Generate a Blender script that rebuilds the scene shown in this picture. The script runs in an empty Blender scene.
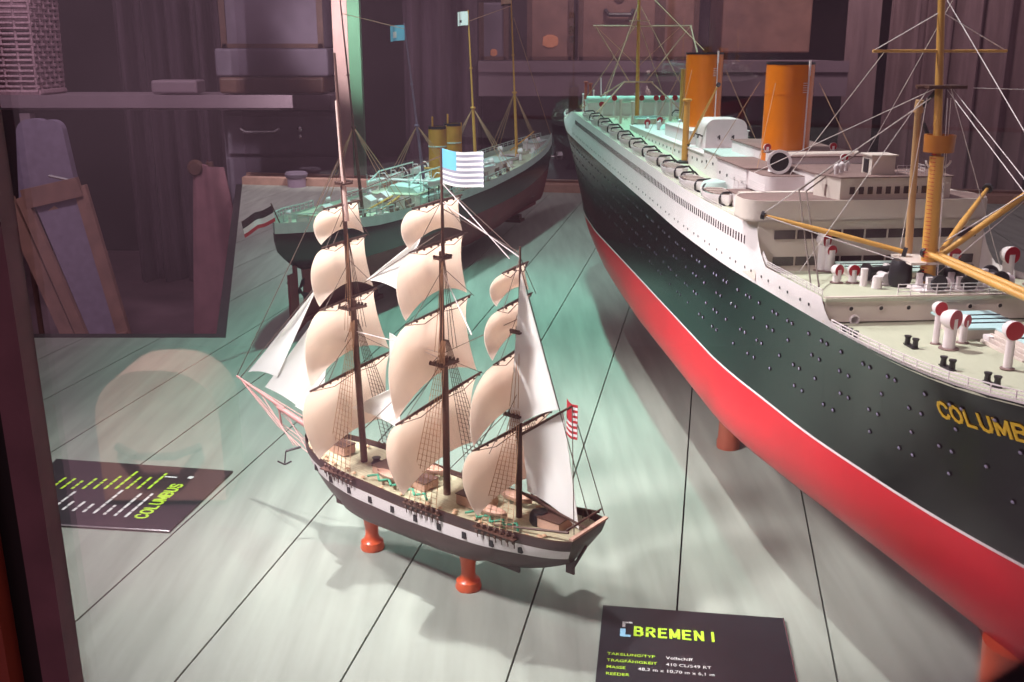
import bpy, bmesh, math, random
from mathutils import Vector, Matrix, Euler
random.seed(7)
C = bpy.context.scene.collection
PI = math.pi

# ------------------------------------------------------------------ materials
MATS = {}
def srgb(r, g, b):
    f = lambda c: (c/255)/12.92 if c/255 <= .04045 else (((c/255)+.055)/1.055)**2.4
    return (f(r), f(g), f(b), 1)
def mat(name, col, rough=.5, metal=0, var=.12, scale=30, bump=0, trans=0, coat=0, stretch=None):
    m = bpy.data.materials.new(name); m.use_nodes = True
    nt = m.node_tree; b = nt.nodes['Principled BSDF']
    c = srgb(*col)
    tc = nt.nodes.new('ShaderNodeTexCoord'); mp = nt.nodes.new('ShaderNodeMapping')
    if stretch: mp.inputs['Scale'].default_value = stretch
    n = nt.nodes.new('ShaderNodeTexNoise'); n.inputs['Scale'].default_value = scale; n.inputs['Detail'].default_value = 4
    r = nt.nodes.new('ShaderNodeValToRGB')
    r.color_ramp.elements[0].position = .3; r.color_ramp.elements[1].position = .7
    r.color_ramp.elements[0].color = tuple(x*(1-var) for x in c[:3])+(1,)
    r.color_ramp.elements[1].color = tuple(min(1, x*(1+var)) for x in c[:3])+(1,)
    L = nt.links.new
    L(tc.outputs['Object'], mp.inputs['Vector']); L(mp.outputs[0], n.inputs['Vector'])
    L(n.outputs['Fac'], r.inputs['Fac']); L(r.outputs['Color'], b.inputs['Base Color'])
    b.inputs['Roughness'].default_value = rough; b.inputs['Metallic'].default_value = metal
    if coat: b.inputs['Coat Weight'].default_value = coat
    if bump:
        bp = nt.nodes.new('ShaderNodeBump'); bp.inputs['Strength'].default_value = bump; bp.inputs['Distance'].default_value = .002
        L(n.outputs['Fac'], bp.inputs['Height']); L(bp.outputs[0], b.inputs['Normal'])
    if trans:
        out = nt.nodes['Material Output']; t = nt.nodes.new('ShaderNodeBsdfTranslucent'); mx = nt.nodes.new('ShaderNodeMixShader')
        L(r.outputs['Color'], t.inputs['Color']); mx.inputs[0].default_value = trans
        L(b.outputs[0], mx.inputs[1]); L(t.outputs[0], mx.inputs[2]); L(mx.outputs[0], out.inputs['Surface'])
    MATS[name] = m
    return m
white = mat('white_paint', (225, 214, 216), .5, var=.04)
cream = mat('cream_paint', (214, 200, 192), .5, var=.05)
black = mat('black_paint', (11, 10, 15), .26, var=.25, scale=14, coat=.1)
red = mat('red_paint', (204, 24, 44), .42, var=.08, scale=10)
dred = mat('cowl_red', (170, 14, 36), .45)
deckm = mat('deck_planking', (184, 186, 164), .6, var=.08, scale=60, stretch=(1, 14, 1))
brownroof = mat('brown_roof', (128, 104, 100), .7)
orange = mat('funnel_orange', (222, 122, 28), .3, var=.04, coat=.4)
mastm = mat('mast_ochre', (206, 154, 78), .4, var=.1)
dark = mat('dark_fitting', (38, 34, 40), .45)
winm = mat('window_glass', (76, 62, 66), .15, var=.2)
wood = mat('red_pedestal_wood', (214, 92, 56), .35, var=.12, scale=25, stretch=(1, 1, .2), coat=.3)
line_w = mat('white_cord', (225, 215, 215), .6)
line_d = mat('brown_cord', (96, 78, 72), .7)
line_t = mat('tan_cord', (188, 150, 120), .7)
yellow = mat('yellow_lettering', (235, 190, 45), .5, var=.03)
tealm = mat('teal_tinted_white', (186, 208, 202), .5, var=.08)  # white fittings with the teal lamp's tint put into the colour
sailm = mat('sail_cloth', (252, 240, 230), .8, var=.03, scale=50, trans=.55, stretch=(1, 6, .3), bump=.2)
jibm = mat('white_sail_cloth', (250, 250, 248), .8, var=.01, trans=.3)
hullb = mat('brown_hull_planking', (70, 48, 50), .45, var=.15, scale=20, stretch=(1, 1, 8))
sparm = mat('dark_spar_wood', (86, 58, 50), .5, var=.2)
pinkspar = mat('pink_bowsprit_wood', (206, 150, 146), .5)
planks = mat('case_floor_boards', (146, 152, 143), .55, var=.16, scale=5, stretch=(7, .6, 1), bump=.15)
seamm = mat('board_gap_dark', (40, 38, 36), .8)
tanwood = mat('tan_ledge_wood', (170, 135, 120), .6)
signm = mat('sign_panel', (38, 37, 42), .4, var=.1)
lime = mat('lime_lettering', (190, 232, 60), .6, var=.02)
whitel = mat('white_lettering', (225, 225, 225), .6, var=.02)
paleb = mat('pale_blue_print', (150, 205, 235), .6, var=.02)
frame_r = mat('case_frame_mahogany', (150, 60, 44), .4, var=.3, scale=30, stretch=(1, 1, .1))
frame_m = mat('case_frame_mauve', (118, 74, 84), .5, var=.2)
frame_k = mat('case_frame_groove', (22, 16, 20), .6)
curt = mat('mauve_curtain_cloth', (120, 96, 100), .9, var=.15, scale=60, stretch=(1, 1, .1))
curtd = mat('dark_curtain_cloth', (74, 58, 70), .9, var=.2, scale=60, stretch=(1, 1, .1))
wallm = mat('dark_room_wall', (40, 30, 38), .9, var=.3, scale=3)
boxm = mat('trunk_leather', (128, 92, 84), .7, var=.2, scale=12, bump=.3)
boxg = mat('grey_case_cloth', (104, 92, 108), .7, var=.15, scale=12)
shelfm = mat('shelf_board', (122, 102, 114), .7, var=.1, scale=6)
wick = mat('wicker', (150, 118, 130), .7, var=.3, scale=90)
tealp = mat('teal_lit_post_tint', (96, 160, 122), .6, var=.05)  # post face with teal lamp light put into its colour
beigep = mat('beige_post_paint', (206, 176, 168), .7, var=.05)
steelm = mat('bright_steel', (200, 196, 200), .25, metal=.9)
brownh = mat('steamer_lower_hull', (112, 46, 52), .5, var=.15)
brass = mat('brass_funnel', (190, 138, 62), .35, metal=.2)
ensR = mat('flag_red', (190, 50, 60), .8); ensW = mat('flag_white', (235, 232, 232), .8, var=.02); ensB = mat('flag_black', (50, 32, 40), .8)
flagb = mat('flag_blue', (110, 190, 222), .8, var=.03)
tan = mat('tan_canvas', (196, 158, 140), .8, var=.1)
green_n = mat('green_net', (70, 150, 120), .8, var=.2)
leather = mat('maroon_cloth', (136, 94, 104), .8, var=.15, scale=10)
grvin = mat('grey_violet_upholstery', (118, 104, 128), .8, var=.1)

# ------------------------------------------------------------------ mesh builder
class MB:
    def __init__(s): s.v = []; s.f = []; s.m = []
    def add(s, vs, fs, mi=0):
        o = len(s.v); s.v += [tuple(v) for v in vs]; s.f += [tuple(i+o for i in f) for f in fs]; s.m += [mi]*len(fs); return s
    def box(s, c, d, rz=0, mi=0, M=None):
        x, y, z = d[0]/2, d[1]/2, d[2]/2
        R = M if M else Matrix.Rotation(rz, 3, 'Z')
        vs = [Vector(c)+R @ Vector(p) for p in ((-x,-y,-z),(x,-y,-z),(x,y,-z),(-x,y,-z),(-x,-y,z),(x,-y,z),(x,y,z),(-x,y,z))]
        return s.add(vs, [(3,2,1,0),(4,5,6,7),(0,1,5,4),(1,2,6,5),(2,3,7,6),(3,0,4,7)], mi)
    def bx(s, x0, x1, y0, y1, z0, z1, mi=0): return s.box(((x0+x1)/2,(y0+y1)/2,(z0+z1)/2), (x1-x0,y1-y0,z1-z0), 0, mi)
    def cyl(s, a, b, r0, r1=None, n=12, mi=0, caps=True):
        a = Vector(a); b = Vector(b); r1 = r0 if r1 is None else r1
        d = (b-a).normalized(); u = d.orthogonal().normalized(); w = d.cross(u); vs = []
        for p, r in ((a, r0), (b, r1)):
            for k in range(n):
                t = 2*PI*k/n; vs.append(p+u*math.cos(t)*r+w*math.sin(t)*r)
        fs = [(k, (k+1) % n, n+(k+1) % n, n+k) for k in range(n)]
        if caps: fs += [tuple(range(n))[::-1], tuple(range(n, 2*n))]
        return s.add(vs, fs, mi)
    def tube(s, pts, r, n=5, mi=0):
        for a, b in zip(pts[:-1], pts[1:]):
            if (Vector(a)-Vector(b)).length > 1e-6: s.cyl(a, b, r, r, n, mi)
        return s
    def rev(s, prof, o=(0,0,0), ax=(0,0,1), n=20, mi=0, sx=1, sy=1):
        ax = Vector(ax).normalized(); u = ax.orthogonal().normalized() if abs(ax.z) < .999 else Vector((1,0,0)); w = ax.cross(u); o = Vector(o); vs = []
        for r, h in prof:
            for k in range(n):
                t = 2*PI*k/n; vs.append(o+ax*h+u*math.cos(t)*r*sx+w*math.sin(t)*r*sy)
        fs = [(j*n+k, j*n+(k+1) % n, (j+1)*n+(k+1) % n, (j+1)*n+k) for j in range(len(prof)-1) for k in range(n)]
        fs += [tuple(range(n))[::-1], tuple(range((len(prof)-1)*n, len(prof)*n))]
        return s.add(vs, fs, mi)
    def prism(s, pts, z0, z1, mi=0):
        n = len(pts)
        vs = [(p[0],p[1],z0) for p in pts]+[(p[0],p[1],z1) for p in pts]
        return s.add(vs, [tuple(range(n))[::-1], tuple(range(n,2*n))]+[(k,(k+1)%n,n+(k+1)%n,n+k) for k in range(n)], mi)
    def grid(s, fn, nu, nv, th=0, mi=0, mf=None):
        P = [[Vector(fn(i/nu, j/nv)) for j in range(nv+1)] for i in range(nu+1)]
        def idx(i, j): return i*(nv+1)+j
        vs = [p for r in P for p in r]
        fs = [(idx(i,j), idx(i+1,j), idx(i+1,j+1), idx(i,j+1)) for i in range(nu) for j in range(nv)]
        o = len(s.v)
        if not th:
            s.v += [tuple(v) for v in vs]; s.f += [tuple(k+o for k in f) for f in fs]
            s.m += [mf(i/nu, j/nv) if mf else mi for i in range(nu) for j in range(nv)]
            return s
        N = []
        for i in range(nu+1):
            for j in range(nv+1):
                a = P[min(i+1,nu)][j]-P[max(i-1,0)][j]; b = P[i][min(j+1,nv)]-P[i][max(j-1,0)]
                q = a.cross(b); N.append(q.normalized() if q.length > 1e-12 else Vector((0,0,1)))
        k0 = len(vs); vs2 = [v+n*th for v, n in zip(vs, N)]
        fs2 = [tuple(k+k0 for k in f)[::-1] for f in fs]
        ring = [idx(i,0) for i in range(nu+1)]+[idx(nu,j) for j in range(1,nv+1)]+[idx(i,nv) for i in range(nu-1,-1,-1)]+[idx(0,j) for j in range(nv-1,0,-1)]
        rf = [(ring[k], ring[k]+k0, ring[(k+1)%len(ring)]+k0, ring[(k+1)%len(ring)]) for k in range(len(ring))]
        mm = [mf(i/nu, j/nv) if mf else mi for i in range(nu) for j in range(nv)]
        s.v += [tuple(v) for v in vs+vs2]; s.f += [tuple(k+o for k in f) for f in fs+fs2+rf]; s.m += mm+mm+[mi]*len(rf)
        return s
    def build(s, name, mats, parent=None, smooth=35, label=None, loc=None):
        if not isinstance(mats, (list, tuple)): mats = [mats]
        me = bpy.data.meshes.new(name); me.from_pydata(s.v, [], s.f)
        for m in mats: me.materials.append(m)
        me.polygons.foreach_set('material_index', s.m)
        bm = bmesh.new(); bm.from_mesh(me); bmesh.ops.remove_doubles(bm, verts=bm.verts, dist=1e-6)
        bmesh.ops.dissolve_degenerate(bm, dist=1e-7, edges=bm.edges)
        bmesh.ops.recalc_face_normals(bm, faces=bm.faces); bm.to_mesh(me); bm.free()
        if smooth:
            me.polygons.foreach_set('use_smooth', [True]*len(me.polygons)); me.set_sharp_from_angle(angle=math.radians(smooth))
        o = bpy.data.objects.new(name, me); C.objects.link(o)
        if parent: o.parent = parent
        if loc: o.location = loc
        if label: o['label'] = label
        return o
def empty(name, loc, rz, label, cat, group=None):
    o = bpy.data.objects.new(name, None); C.objects.link(o); o.location = loc; o.rotation_euler = (0,0,rz); o.empty_display_size = .05
    o['label'] = label; o['category'] = cat
    if group: o['group'] = group
    return o
def tag(o, label, cat, group=None):
    o['label'] = label; o['category'] = cat
    if group: o['group'] = group
    return o
def struct(o): o['kind'] = 'structure'; return o
def dup(o, parent, loc=None, rot=None, name=None):
    c = o.copy(); C.objects.link(c); c.parent = parent
    if name: c.name = name
    if loc is not None: c.location = loc
    if rot is not None: c.rotation_euler = rot
    for ch in o.children:
        g = ch.copy(); C.objects.link(g); g.parent = c
    return c
def lerp(a, b, t): return a+(b-a)*t
def interp(tab, x):
    if x <= tab[0][0]: return tab[0][1]
    for (a, b), (c, d) in zip(tab[:-1], tab[1:]):
        if x <= c: return b+(d-b)*(x-a)/(c-a)
    return tab[-1][1]
def smoothtab(tab, x):                                   # monotone-ish cubic through a table
    if x <= tab[0][0]: return tab[0][1]
    if x >= tab[-1][0]: return tab[-1][1]
    for i in range(len(tab)-1):
        if x <= tab[i+1][0]:
            x0, y0 = tab[i]; x1, y1 = tab[i+1]; h = x1-x0; d = (y1-y0)/h
            dm = (y0-tab[i-1][1])/(x0-tab[i-1][0]) if i else d
            dp = (tab[i+2][1]-y1)/(tab[i+2][0]-x1) if i+2 < len(tab) else d
            m0 = 0 if dm*d <= 0 else (dm+d)/2; m1 = 0 if dp*d <= 0 else (dp+d)/2
            m0 = max(-3*abs(d), min(3*abs(d), m0)); m1 = max(-3*abs(d), min(3*abs(d), m1))
            t = (x-x0)/h
            return y0*(2*t**3-3*t*t+1)+m0*h*(t**3-2*t*t+t)+y1*(-2*t**3+3*t*t)+m1*h*(t**3-t*t)
def text_mesh(body, size, bold=0, spacing=1.0, shear=0, align='LEFT'):
    cu = bpy.data.curves.new('lettering', 'FONT'); cu.body = body; cu.size = size; cu.offset = bold; cu.space_character = spacing; cu.shear = shear; cu.align_x = align
    o = bpy.data.objects.new('lettering_source', cu); C.objects.link(o)
    bpy.context.view_layer.update()
    me = bpy.data.meshes.new_from_object(o.evaluated_get(bpy.context.evaluated_depsgraph_get()))
    bpy.data.objects.remove(o); return me
def put_mesh(me, name, m, parent, fn=None, sub=0, label=None):
    if sub:
        bm = bmesh.new(); bm.from_mesh(me); bmesh.ops.triangulate(bm, faces=bm.faces); bmesh.ops.subdivide_edges(bm, edges=[e for e in bm.edges if e.calc_length() > sub], cuts=2); bmesh.ops.triangulate(bm, faces=bm.faces); bm.to_mesh(me); bm.free()
    if fn:
        for v in me.vertices: v.co = Vector(fn(v.co))
    me.materials.clear(); me.materials.append(m)
    o = bpy.data.objects.new(name, me); C.objects.link(o); o.parent = parent
    if label: o['label'] = label
    return o

STROKES = {'C': [[(.95,.22),(.8,.06),(.5,0),(.2,.08),(.03,.3),(0,.5),(.03,.7),(.2,.92),(.5,1),(.8,.94),(.95,.78)]], 'O': [[(.5,0),(.2,.08),(.03,.3),(0,.5),(.03,.7),(.2,.92),(.5,1),(.8,.92),(.97,.7),(1,.5),(.97,.3),(.8,.08),(.5,0)]],
 'L': [[(.1,1),(.1,0),(.85,0)]], 'U': [[(.05,1),(.05,.3),(.2,.07),(.5,0),(.8,.07),(.95,.3),(.95,1)]], 'M': [[(0,0),(0,1),(.5,.15),(1,1),(1,0)]], 'B': [[(.05,0),(.05,1),(.6,1),(.85,.88),(.85,.66),(.6,.54),(.05,.54)],[(.6,.54),(.92,.42),(.92,.12),(.65,0),(.05,0)]],
 'S': [[(.92,.82),(.7,.98),(.3,.98),(.06,.82),(.1,.6),(.5,.5),(.88,.4),(.95,.18),(.7,.02),(.3,.02),(.05,.18)]], 'R': [[(.05,0),(.05,1),(.6,1),(.9,.88),(.9,.62),(.6,.5),(.05,.5)],[(.5,.5),(.95,0)]], 'E': [[(.9,1),(.08,1),(.08,0),(.9,0)],[(.08,.52),(.8,.52)]],
 'N': [[(.05,0),(.05,1),(.95,0),(.95,1)]], 'I': [[(.5,0),(.5,1)]], ' ': []}
def stroke_text(body, x, y, h, w, pitch, sw, fn, name, mt, parent, th=.0005, label=None):
    m = MB()
    for i, chx in enumerate(body):
        for pl in STROKES[chx]:
            q = []
            for a, b in zip(pl[:-1], pl[1:]):
                k = max(1, int(Vector((b[0]-a[0], b[1]-a[1])).length/.25))
                q += [(lerp(a[0],b[0],j/k), lerp(a[1],b[1],j/k)) for j in range(k)]
            q.append(pl[-1]); P = [Vector((x+i*pitch+p[0]*w, y+p[1]*h)) for p in q]
            for a, b in zip(P[:-1], P[1:]):
                d = (b-a).normalized(); n = Vector((-d.y, d.x))*sw/2; e = d*sw*.42; c4 = [a-e-n, b+e-n, b+e+n, a-e+n]
                th2 = th+.00003*(len(m.f)//6 % 9); lo = [fn(c.x, c.y, 0) for c in c4]; hi = [fn(c.x, c.y, th2) for c in c4]
                m.add(lo+hi, [(3,2,1,0),(4,5,6,7),(0,1,5,4),(1,2,6,5),(2,3,7,6),(3,0,4,7)])
    return m.build(name, mt, parent, 0, label)

# ------------------------------------------------------------------ the case: floor, ledge, posts, panes
PA = math.atan2(.1882, .9821)                           # boards run away from the viewer, a little to the right
def clip(poly, nx, ny, d, keep):
    out = []
    for i in range(len(poly)):
        p, q = poly[i], poly[(i+1) % len(poly)]
        a = (p[0]*nx+p[1]*ny-d)*keep; b = (q[0]*nx+q[1]*ny-d)*keep
        if a >= 0: out.append(p)
        if (a >= 0) != (b >= 0):
            t = a/(a-b); out.append((p[0]+(q[0]-p[0])*t, p[1]+(q[1]-p[1])*t))
    return out
PLAT = [(-1.7, .36), (2.6, .36), (2.6, 4.21), (-1.30, 4.93), (-.66, 2.26), (-1.7, 2.26)]
m = MB()
cn, sn = math.cos(PA), math.sin(PA)
for k in range(-14, 20):
    w0 = -.0098+k*.1728+.0012; w1 = w0+.1728-.0024
    for part in ([(-1.7,.36),(2.6,.36),(2.6,2.26),(-1.7,2.26)], [(-.66,2.26),(2.6,2.26),(2.6,4.21),(-1.30,4.93)]):
        pl = clip(clip(part, cn, -sn, w0, 1), cn, -sn, w1, -1)
        if len(pl) >= 3: m.prism(pl, -.012, 0)
m.prism([(-1.7,.36),(2.6,.36),(2.6,2.26),(-1.7,2.26)], -.05, -.012, 1); m.prism([(-.66,2.26),(2.6,2.26),(2.6,4.21),(-1.30,4.93)], -.05, -.012, 1)
struct(m.build('floor', [planks, seamm], smooth=0))
m = MB(); m.prism([(-1.30,4.93),(2.6,4.21),(2.6,4.30),(-1.30,5.02)], -.05, .034); m.prism([(-1.30,5.02),(2.6,4.30),(2.6,4.33),(-1.30,5.05)], -.05, .045)
struct(m.build('trim_1', tanwood, smooth=0))
m = MB(); m.prism([(-1.30,4.93),(-1.33,4.93),(-.69,2.29),(-1.7,2.29),(-1.7,2.26),(-.66,2.26)], -.05, .001)
struct(m.build('trim_2', frame_k, smooth=0))
m = MB(); m.bx(-1.7, 2.6, .28, .36, -.06, .03); struct(m.build('trim_3', frame_r, smooth=0))
# glass
gm = bpy.data.materials.new('case_glass'); gm.use_nodes = True; nt = gm.node_tree; nt.nodes.clear()
o_ = nt.nodes.new('ShaderNodeOutputMaterial'); mx = nt.nodes.new('ShaderNodeMixShader'); tr = nt.nodes.new('ShaderNodeBsdfTransparent'); gl = nt.nodes.new('ShaderNodeBsdfGlossy'); fr = nt.nodes.new('ShaderNodeFresnel'); mu = nt.nodes.new('ShaderNodeMath')
gl.inputs['Roughness'].default_value = .02; gl.inputs['Color'].default_value = (1,.96,1,1); fr.inputs[0].default_value = 1.5; mu.operation = 'MULTIPLY'; mu.inputs[1].default_value = 2.0
tr.inputs['Color'].default_value = (.97,.96,.97,1)
nt.links.new(fr.outputs[0], mu.inputs[0]); nt.links.new(mu.outputs[0], mx.inputs[0]); nt.links.new(tr.outputs[0], mx.inputs[1]); nt.links.new(gl.outputs[0], mx.inputs[2]); nt.links.new(mx.outputs[0], o_.inputs[0])
m = MB(); m.bx(-.213, 2.6, .428, .431, .03, 1.6); struct(m.build('window_1', gm, smooth=0))
m = MB(); m.prism([(-1.29,4.985),(2.6,4.265),(2.6,4.271),(-1.29,4.991)], .045, 1.7); struct(m.build('window_2', gm, smooth=0))
# near left corner post (three strips)
root = empty('case_corner_post', (-.2175, .42, 0), 0, 'dark mahogany corner post of the display case at the left picture edge', 'post')
def strip(x0, x1, y0, y1, name, mt, lean=.011):
    m = MB(); m.add([(x0,y0,-.8),(x1,y0,-.8),(x1,y1,-.8),(x0,y1,-.8),(x0+lean*-1.6,y0,1.4),(x1+lean*-1.6,y0,1.4),(x1+lean*-1.6,y1,1.4),(x0+lean*-1.6,y1,1.4)], [(3,2,1,0),(4,5,6,7),(0,1,5,4),(1,2,6,5),(2,3,7,6),(3,0,4,7)])
    return m.build(name, mt, root, smooth=0)
strip(.006, .0185, -.004, .010, 'inner_strip', frame_m); strip(-.006, .006, .002, .012, 'groove', frame_k); strip(-.040, -.006, -.010, .016, 'outer_board', frame_r)
# far corner post
root = empty('case_rear_post', (-.72, 4.93, 0), 0, 'tall pale corner post with teal-lit and beige faces behind the small steamer', 'post')
m = MB(); m.bx(-.107, -.038, -.02, .04, .03, 1.7); m.build('beige_face', beigep, root, 0, 'beige face')
m = MB(); m.bx(-.038, .017, -.01, .05, .03, 1.7); m.build('teal_lit_face', tealp, root, 0, 'face tinted by teal light')

# ------------------------------------------------------------------ ocean liner
LA = math.atan2(-1, .0857)
LIN = empty('ocean_liner', (.3629, 1.5954, 0), LA, 'big black and red ocean liner model with two orange funnels', 'ship model')
ZK, ZW = .148, .2615
SH = [(-1.40,.436),(-1.1,.430),(-.8,.421),(-.57,.413),(-.33,.4045),(-.07,.3965),(.12,.390),(.34,.389),(.48,.391),(.65,.394),(.8,.399),(1.05,.412)]
def sheer(x): return smoothtab(SH, x)
DK = [(-1.42,0),(-1.415,.035),(-1.39,.066),(-1.34,.092),(-1.26,.113),(-1.15,.125),(-1.0,.130),(-.6,.1325),(.3,.1325),(.47,.131),(.58,.128),(.68,.1245),(.76,.119),(.83,.109),(.87,.097),(.905,.080),(.94,.058),(.98,.030),(1.02,0)]
WL = [(-1.26,0),(-1.2,.030),(-1.1,.068),(-1.0,.095),(-.87,.1155),(-.7,.127),(-.57,.1315),(.3,.1315),(.40,.127),(.48,.119),(.58,.109),(.62,.1035),(.70,.089),(.76,.077),(.82,.062),(.885,.042),(.94,.022),(.985,0)]
DKX, WLX = (-1.42, 1.02), (-1.26, .985)
def full(x): return interp([(-1.3,1.0),(-1.0,1.35),(-.6,2.6),(-.2,4.2),(.3,4.2),(.6,2.4),(.85,1.7),(1.02,1.3)], x)
def hull_pt(u, z):                                      # u along the length 0..1, z height -> x, half breadth
    if z >= ZW:
        zt = lerp(.45, .40, u); t = min(1.6, (z-ZW)/(zt-ZW)); tt = min(t, 1)
        a = lerp(WLX[0], DKX[0], tt); b = lerp(WLX[1], DKX[1], tt)
        wl = smoothtab(WL, lerp(*WLX, u)); dk = smoothtab(DK, lerp(*DKX, u))
        k = tt**(1.6 if u > .6 else 1.0)
        return lerp(a, b, u), lerp(wl, dk, k)
    t = (z-ZK)/(ZW-ZK); a = lerp(-1.12, WLX[0], t); b = lerp(.955, WLX[1], t**.5)
    x = lerp(a, b, u); wl = smoothtab(WL, lerp(*WLX, u)); n = full(x)
    return x, wl*max(0, 1-(1-t)**n)**(1/n)
def hull_y(x, z):
    lo, hi = 0., 1.
    for _ in range(30):
        mid = (lo+hi)/2
        if hull_pt(mid, z)[0] < x: lo = mid
        else: hi = mid
    return hull_pt((lo+hi)/2, z)[1]
def white_h(x):                                         # how far the white plating stands above the black
    return interp([(-1.42,.028),(-1.16,.028),(-1.0,.064),(.462,.064),(.475,.045),(.486,.034),(.50,.026),(.63,.0265),(.648,.0265),(.665,.008),(.69,.002),(1.05,.002)], x)
us = sorted(set([i/90 for i in range(91)]+[(x-DKX[0])/(DKX[1]-DKX[0]) for x in (.455,.462,.468,.475,.482,.49,.50,.515,.64,.648,.652,.658,.665,.672,.68,.69)]+[.002,.005,.99,.995,.998]))
lowz = [ZK+(ZW-ZK)*t for t in (0,.02,.06,.12,.2,.3,.42,.56,.7,.85,.985)]
def column(u):
    xd = lerp(*DKX, u); s = sheer(xd); out = []
    for z in lowz: out.append((z, 0))
    for z in (ZW-.0006, ZW+.0009): out.append((z, 1))
    for k in range(1, 9): out.append((lerp(ZW+.0009, s, k/8), 2))
    for k in range(1, 4): out.append((s+white_h(xd)*k/3, 3))
    return out
def hull_mesh(colf, ptf, us, inner=.0):
    m = MB(); cols = [colf(u) for u in us]; n = len(cols[0])
    for side in (-1, 1):
        P = []
        for u, c in zip(us, cols): P.append([(ptf(u, z)[0], side*ptf(u, z)[1], z) for z, _ in c])
        o = len(m.v)
        for r in P: m.v += r
        for i in range(len(us)-1):
            for j in range(n-1):
                m.f.append((o+i*n+j, o+(i+1)*n+j, o+(i+1)*n+j+1, o+i*n+j+1)); m.m.append(cols[i][j+1][1])
    o = len(m.v); m.v += [(ptf(u, cols[i][0][0])[0], 0, cols[i][0][0]) for i, u in enumerate(us)]
    return m
m = hull_mesh(column, hull_pt, us)
m.build('hull', [red, white, black, white], LIN, 40)
# decks
def deck_sheet(x0, x1, zf, inset, name, mt, th=.003, n=50):
    m = MB()
    def fn(u, v):
        x = lerp(x0, x1, u); z = zf(x); return (x, lerp(-1, 1, v)*max(0.0005, hull_y(x, z)-inset), z)
    m.grid(fn, n, 8, -th); return m.build(name, mt, LIN, 30)
deck_sheet(.645, 1.015, lambda x: sheer(x)+.0005, .0012, 'foredeck', deckm)
deck_sheet(.455, .655, lambda x: interp([(.46,.4045),(.655,.4195)], x), .0012, 'well_deck', deckm)
boatz = lambda x: sheer(x)+.061
deck_sheet(-1.0, .462, boatz, .0012, 'boat_deck', deckm)
deck_sheet(-1.40, -.99, lambda x: sheer(x)+.026, .0012, 'after_deck', deckm)
# transverse wall between the decks, with portholes
wx = .652
yw = hull_y(wx, .405)-.0005
m = MB(); m.bx(wx-.004, wx, -yw+.0015, yw-.0015, .396, .4205); m.build('break_bulkhead', cream, LIN, 0)
pr = MB(); pr.rev([(.0030,0),(.0030,.0012),(.0021,.0012),(.0021,.0006)], n=14); pr.rev([(.0021,.0001),(.0021,.0007)], n=14, mi=1)
PH = pr.build('porthole', [cream, dark], LIN, 30); PH.location = (wx, -.0975, .409); PH.rotation_euler = (0, PI/2, 0)
for y in (-.068, -.041, -.012, .02, .05, .08): dup(PH, LIN, (wx, y, .409), (0, PI/2, 0))
m = MB(); m.rev([(.0052,0),(.0052,.0012),(.0036,.0016),(.0036,0)], (wx, -.093, .398), (1,0,0), 16); m.build('lifebuoy', white, LIN)
# superstructure
m = MB()
fx = .467
m.bx(.385, fx, -.1305, .1305, .395, .4835)
sup = m.build('front_superstructure', cream, LIN, 0)
def wingpts(x0, x1, yy, r=.012, n=6):
    p = []
    for cx, cy, a0 in ((x1-r, -yy+r, -90), (x1-r, min(yy,.136)-r, 0), (x0+r, min(yy,.136)-r, 90), (x0+r, -yy+r, 180)):
        for k in range(n+1):
            a = math.radians(a0+90*k/n); p.append((cx+r*math.cos(a), cy+r*math.sin(a)))
    return p
m = MB(); W = wingpts(.405, .474, .1465, .026, 8); m.prism(W, .462, .464)
n = len(W); Wi = wingpts(.4065, .4725, .145, .0245, 8)
m.add([(p[0],p[1],.462) for p in W]+[(p[0],p[1],.485) for p in W]+[(p[0],p[1],.485) for p in Wi]+[(p[0],p[1],.462) for p in Wi],
      [(k,(k+1)%n,n+(k+1)%n,n+k) for k in range(n)]+[(n+k,n+(k+1)%n,2*n+(k+1)%n,2*n+k) for k in range(n)]+[(2*n+k,2*n+(k+1)%n,3*n+(k+1)%n,3*n+k) for k in range(n)])
m.build('bridge_wing', cream, LIN, 30)
m = MB(); m.prism(wingpts(.407, .472, .1445, .024, 8), .4835, .4845); m.build('bridge_deck', brownroof, LIN, 0)
m = MB(); m.bx(0, .0009, -.0118, .0118, -.0050, .0050)
W0 = m.build('window', winm, LIN, 0); W0.location = (fx, -.100, .4465)
for k in range(1, 9): dup(W0, LIN, (fx, -.100+k*.0262, .4465))
for k in range(0, 9): dup(W0, LIN, (fx, -.100+k*.0262, .4165))
m = MB(); m.bx(-.0013, .0013, -.0008, 0, -.0048, .0048)
P0 = m.build('promenade_window', winm, LIN, 0)
def side_place(o, x, z, first=False):
    y = -hull_y(x, z)
    if first: o.location = (x, y, z); return o
    return dup(o, LIN, (x, y, z))
side_place(P0, .425, sheer(.425)+.044, True)
for k in range(1, 90): x = .425-k*.0105; side_place(P0, x, sheer(x)+.044)
m = MB()
for k in range(90, 130):
    x = .425-k*.0105; y = -hull_y(x, sheer(x)+.044); z = sheer(x)+.044; m.bx(x-.0013, x+.0013, y-.0008, y, z-.0048, z+.0048)
o = m.build('promenade_windows', winm, LIN, 0); o['kind'] = 'stuff'
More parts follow.
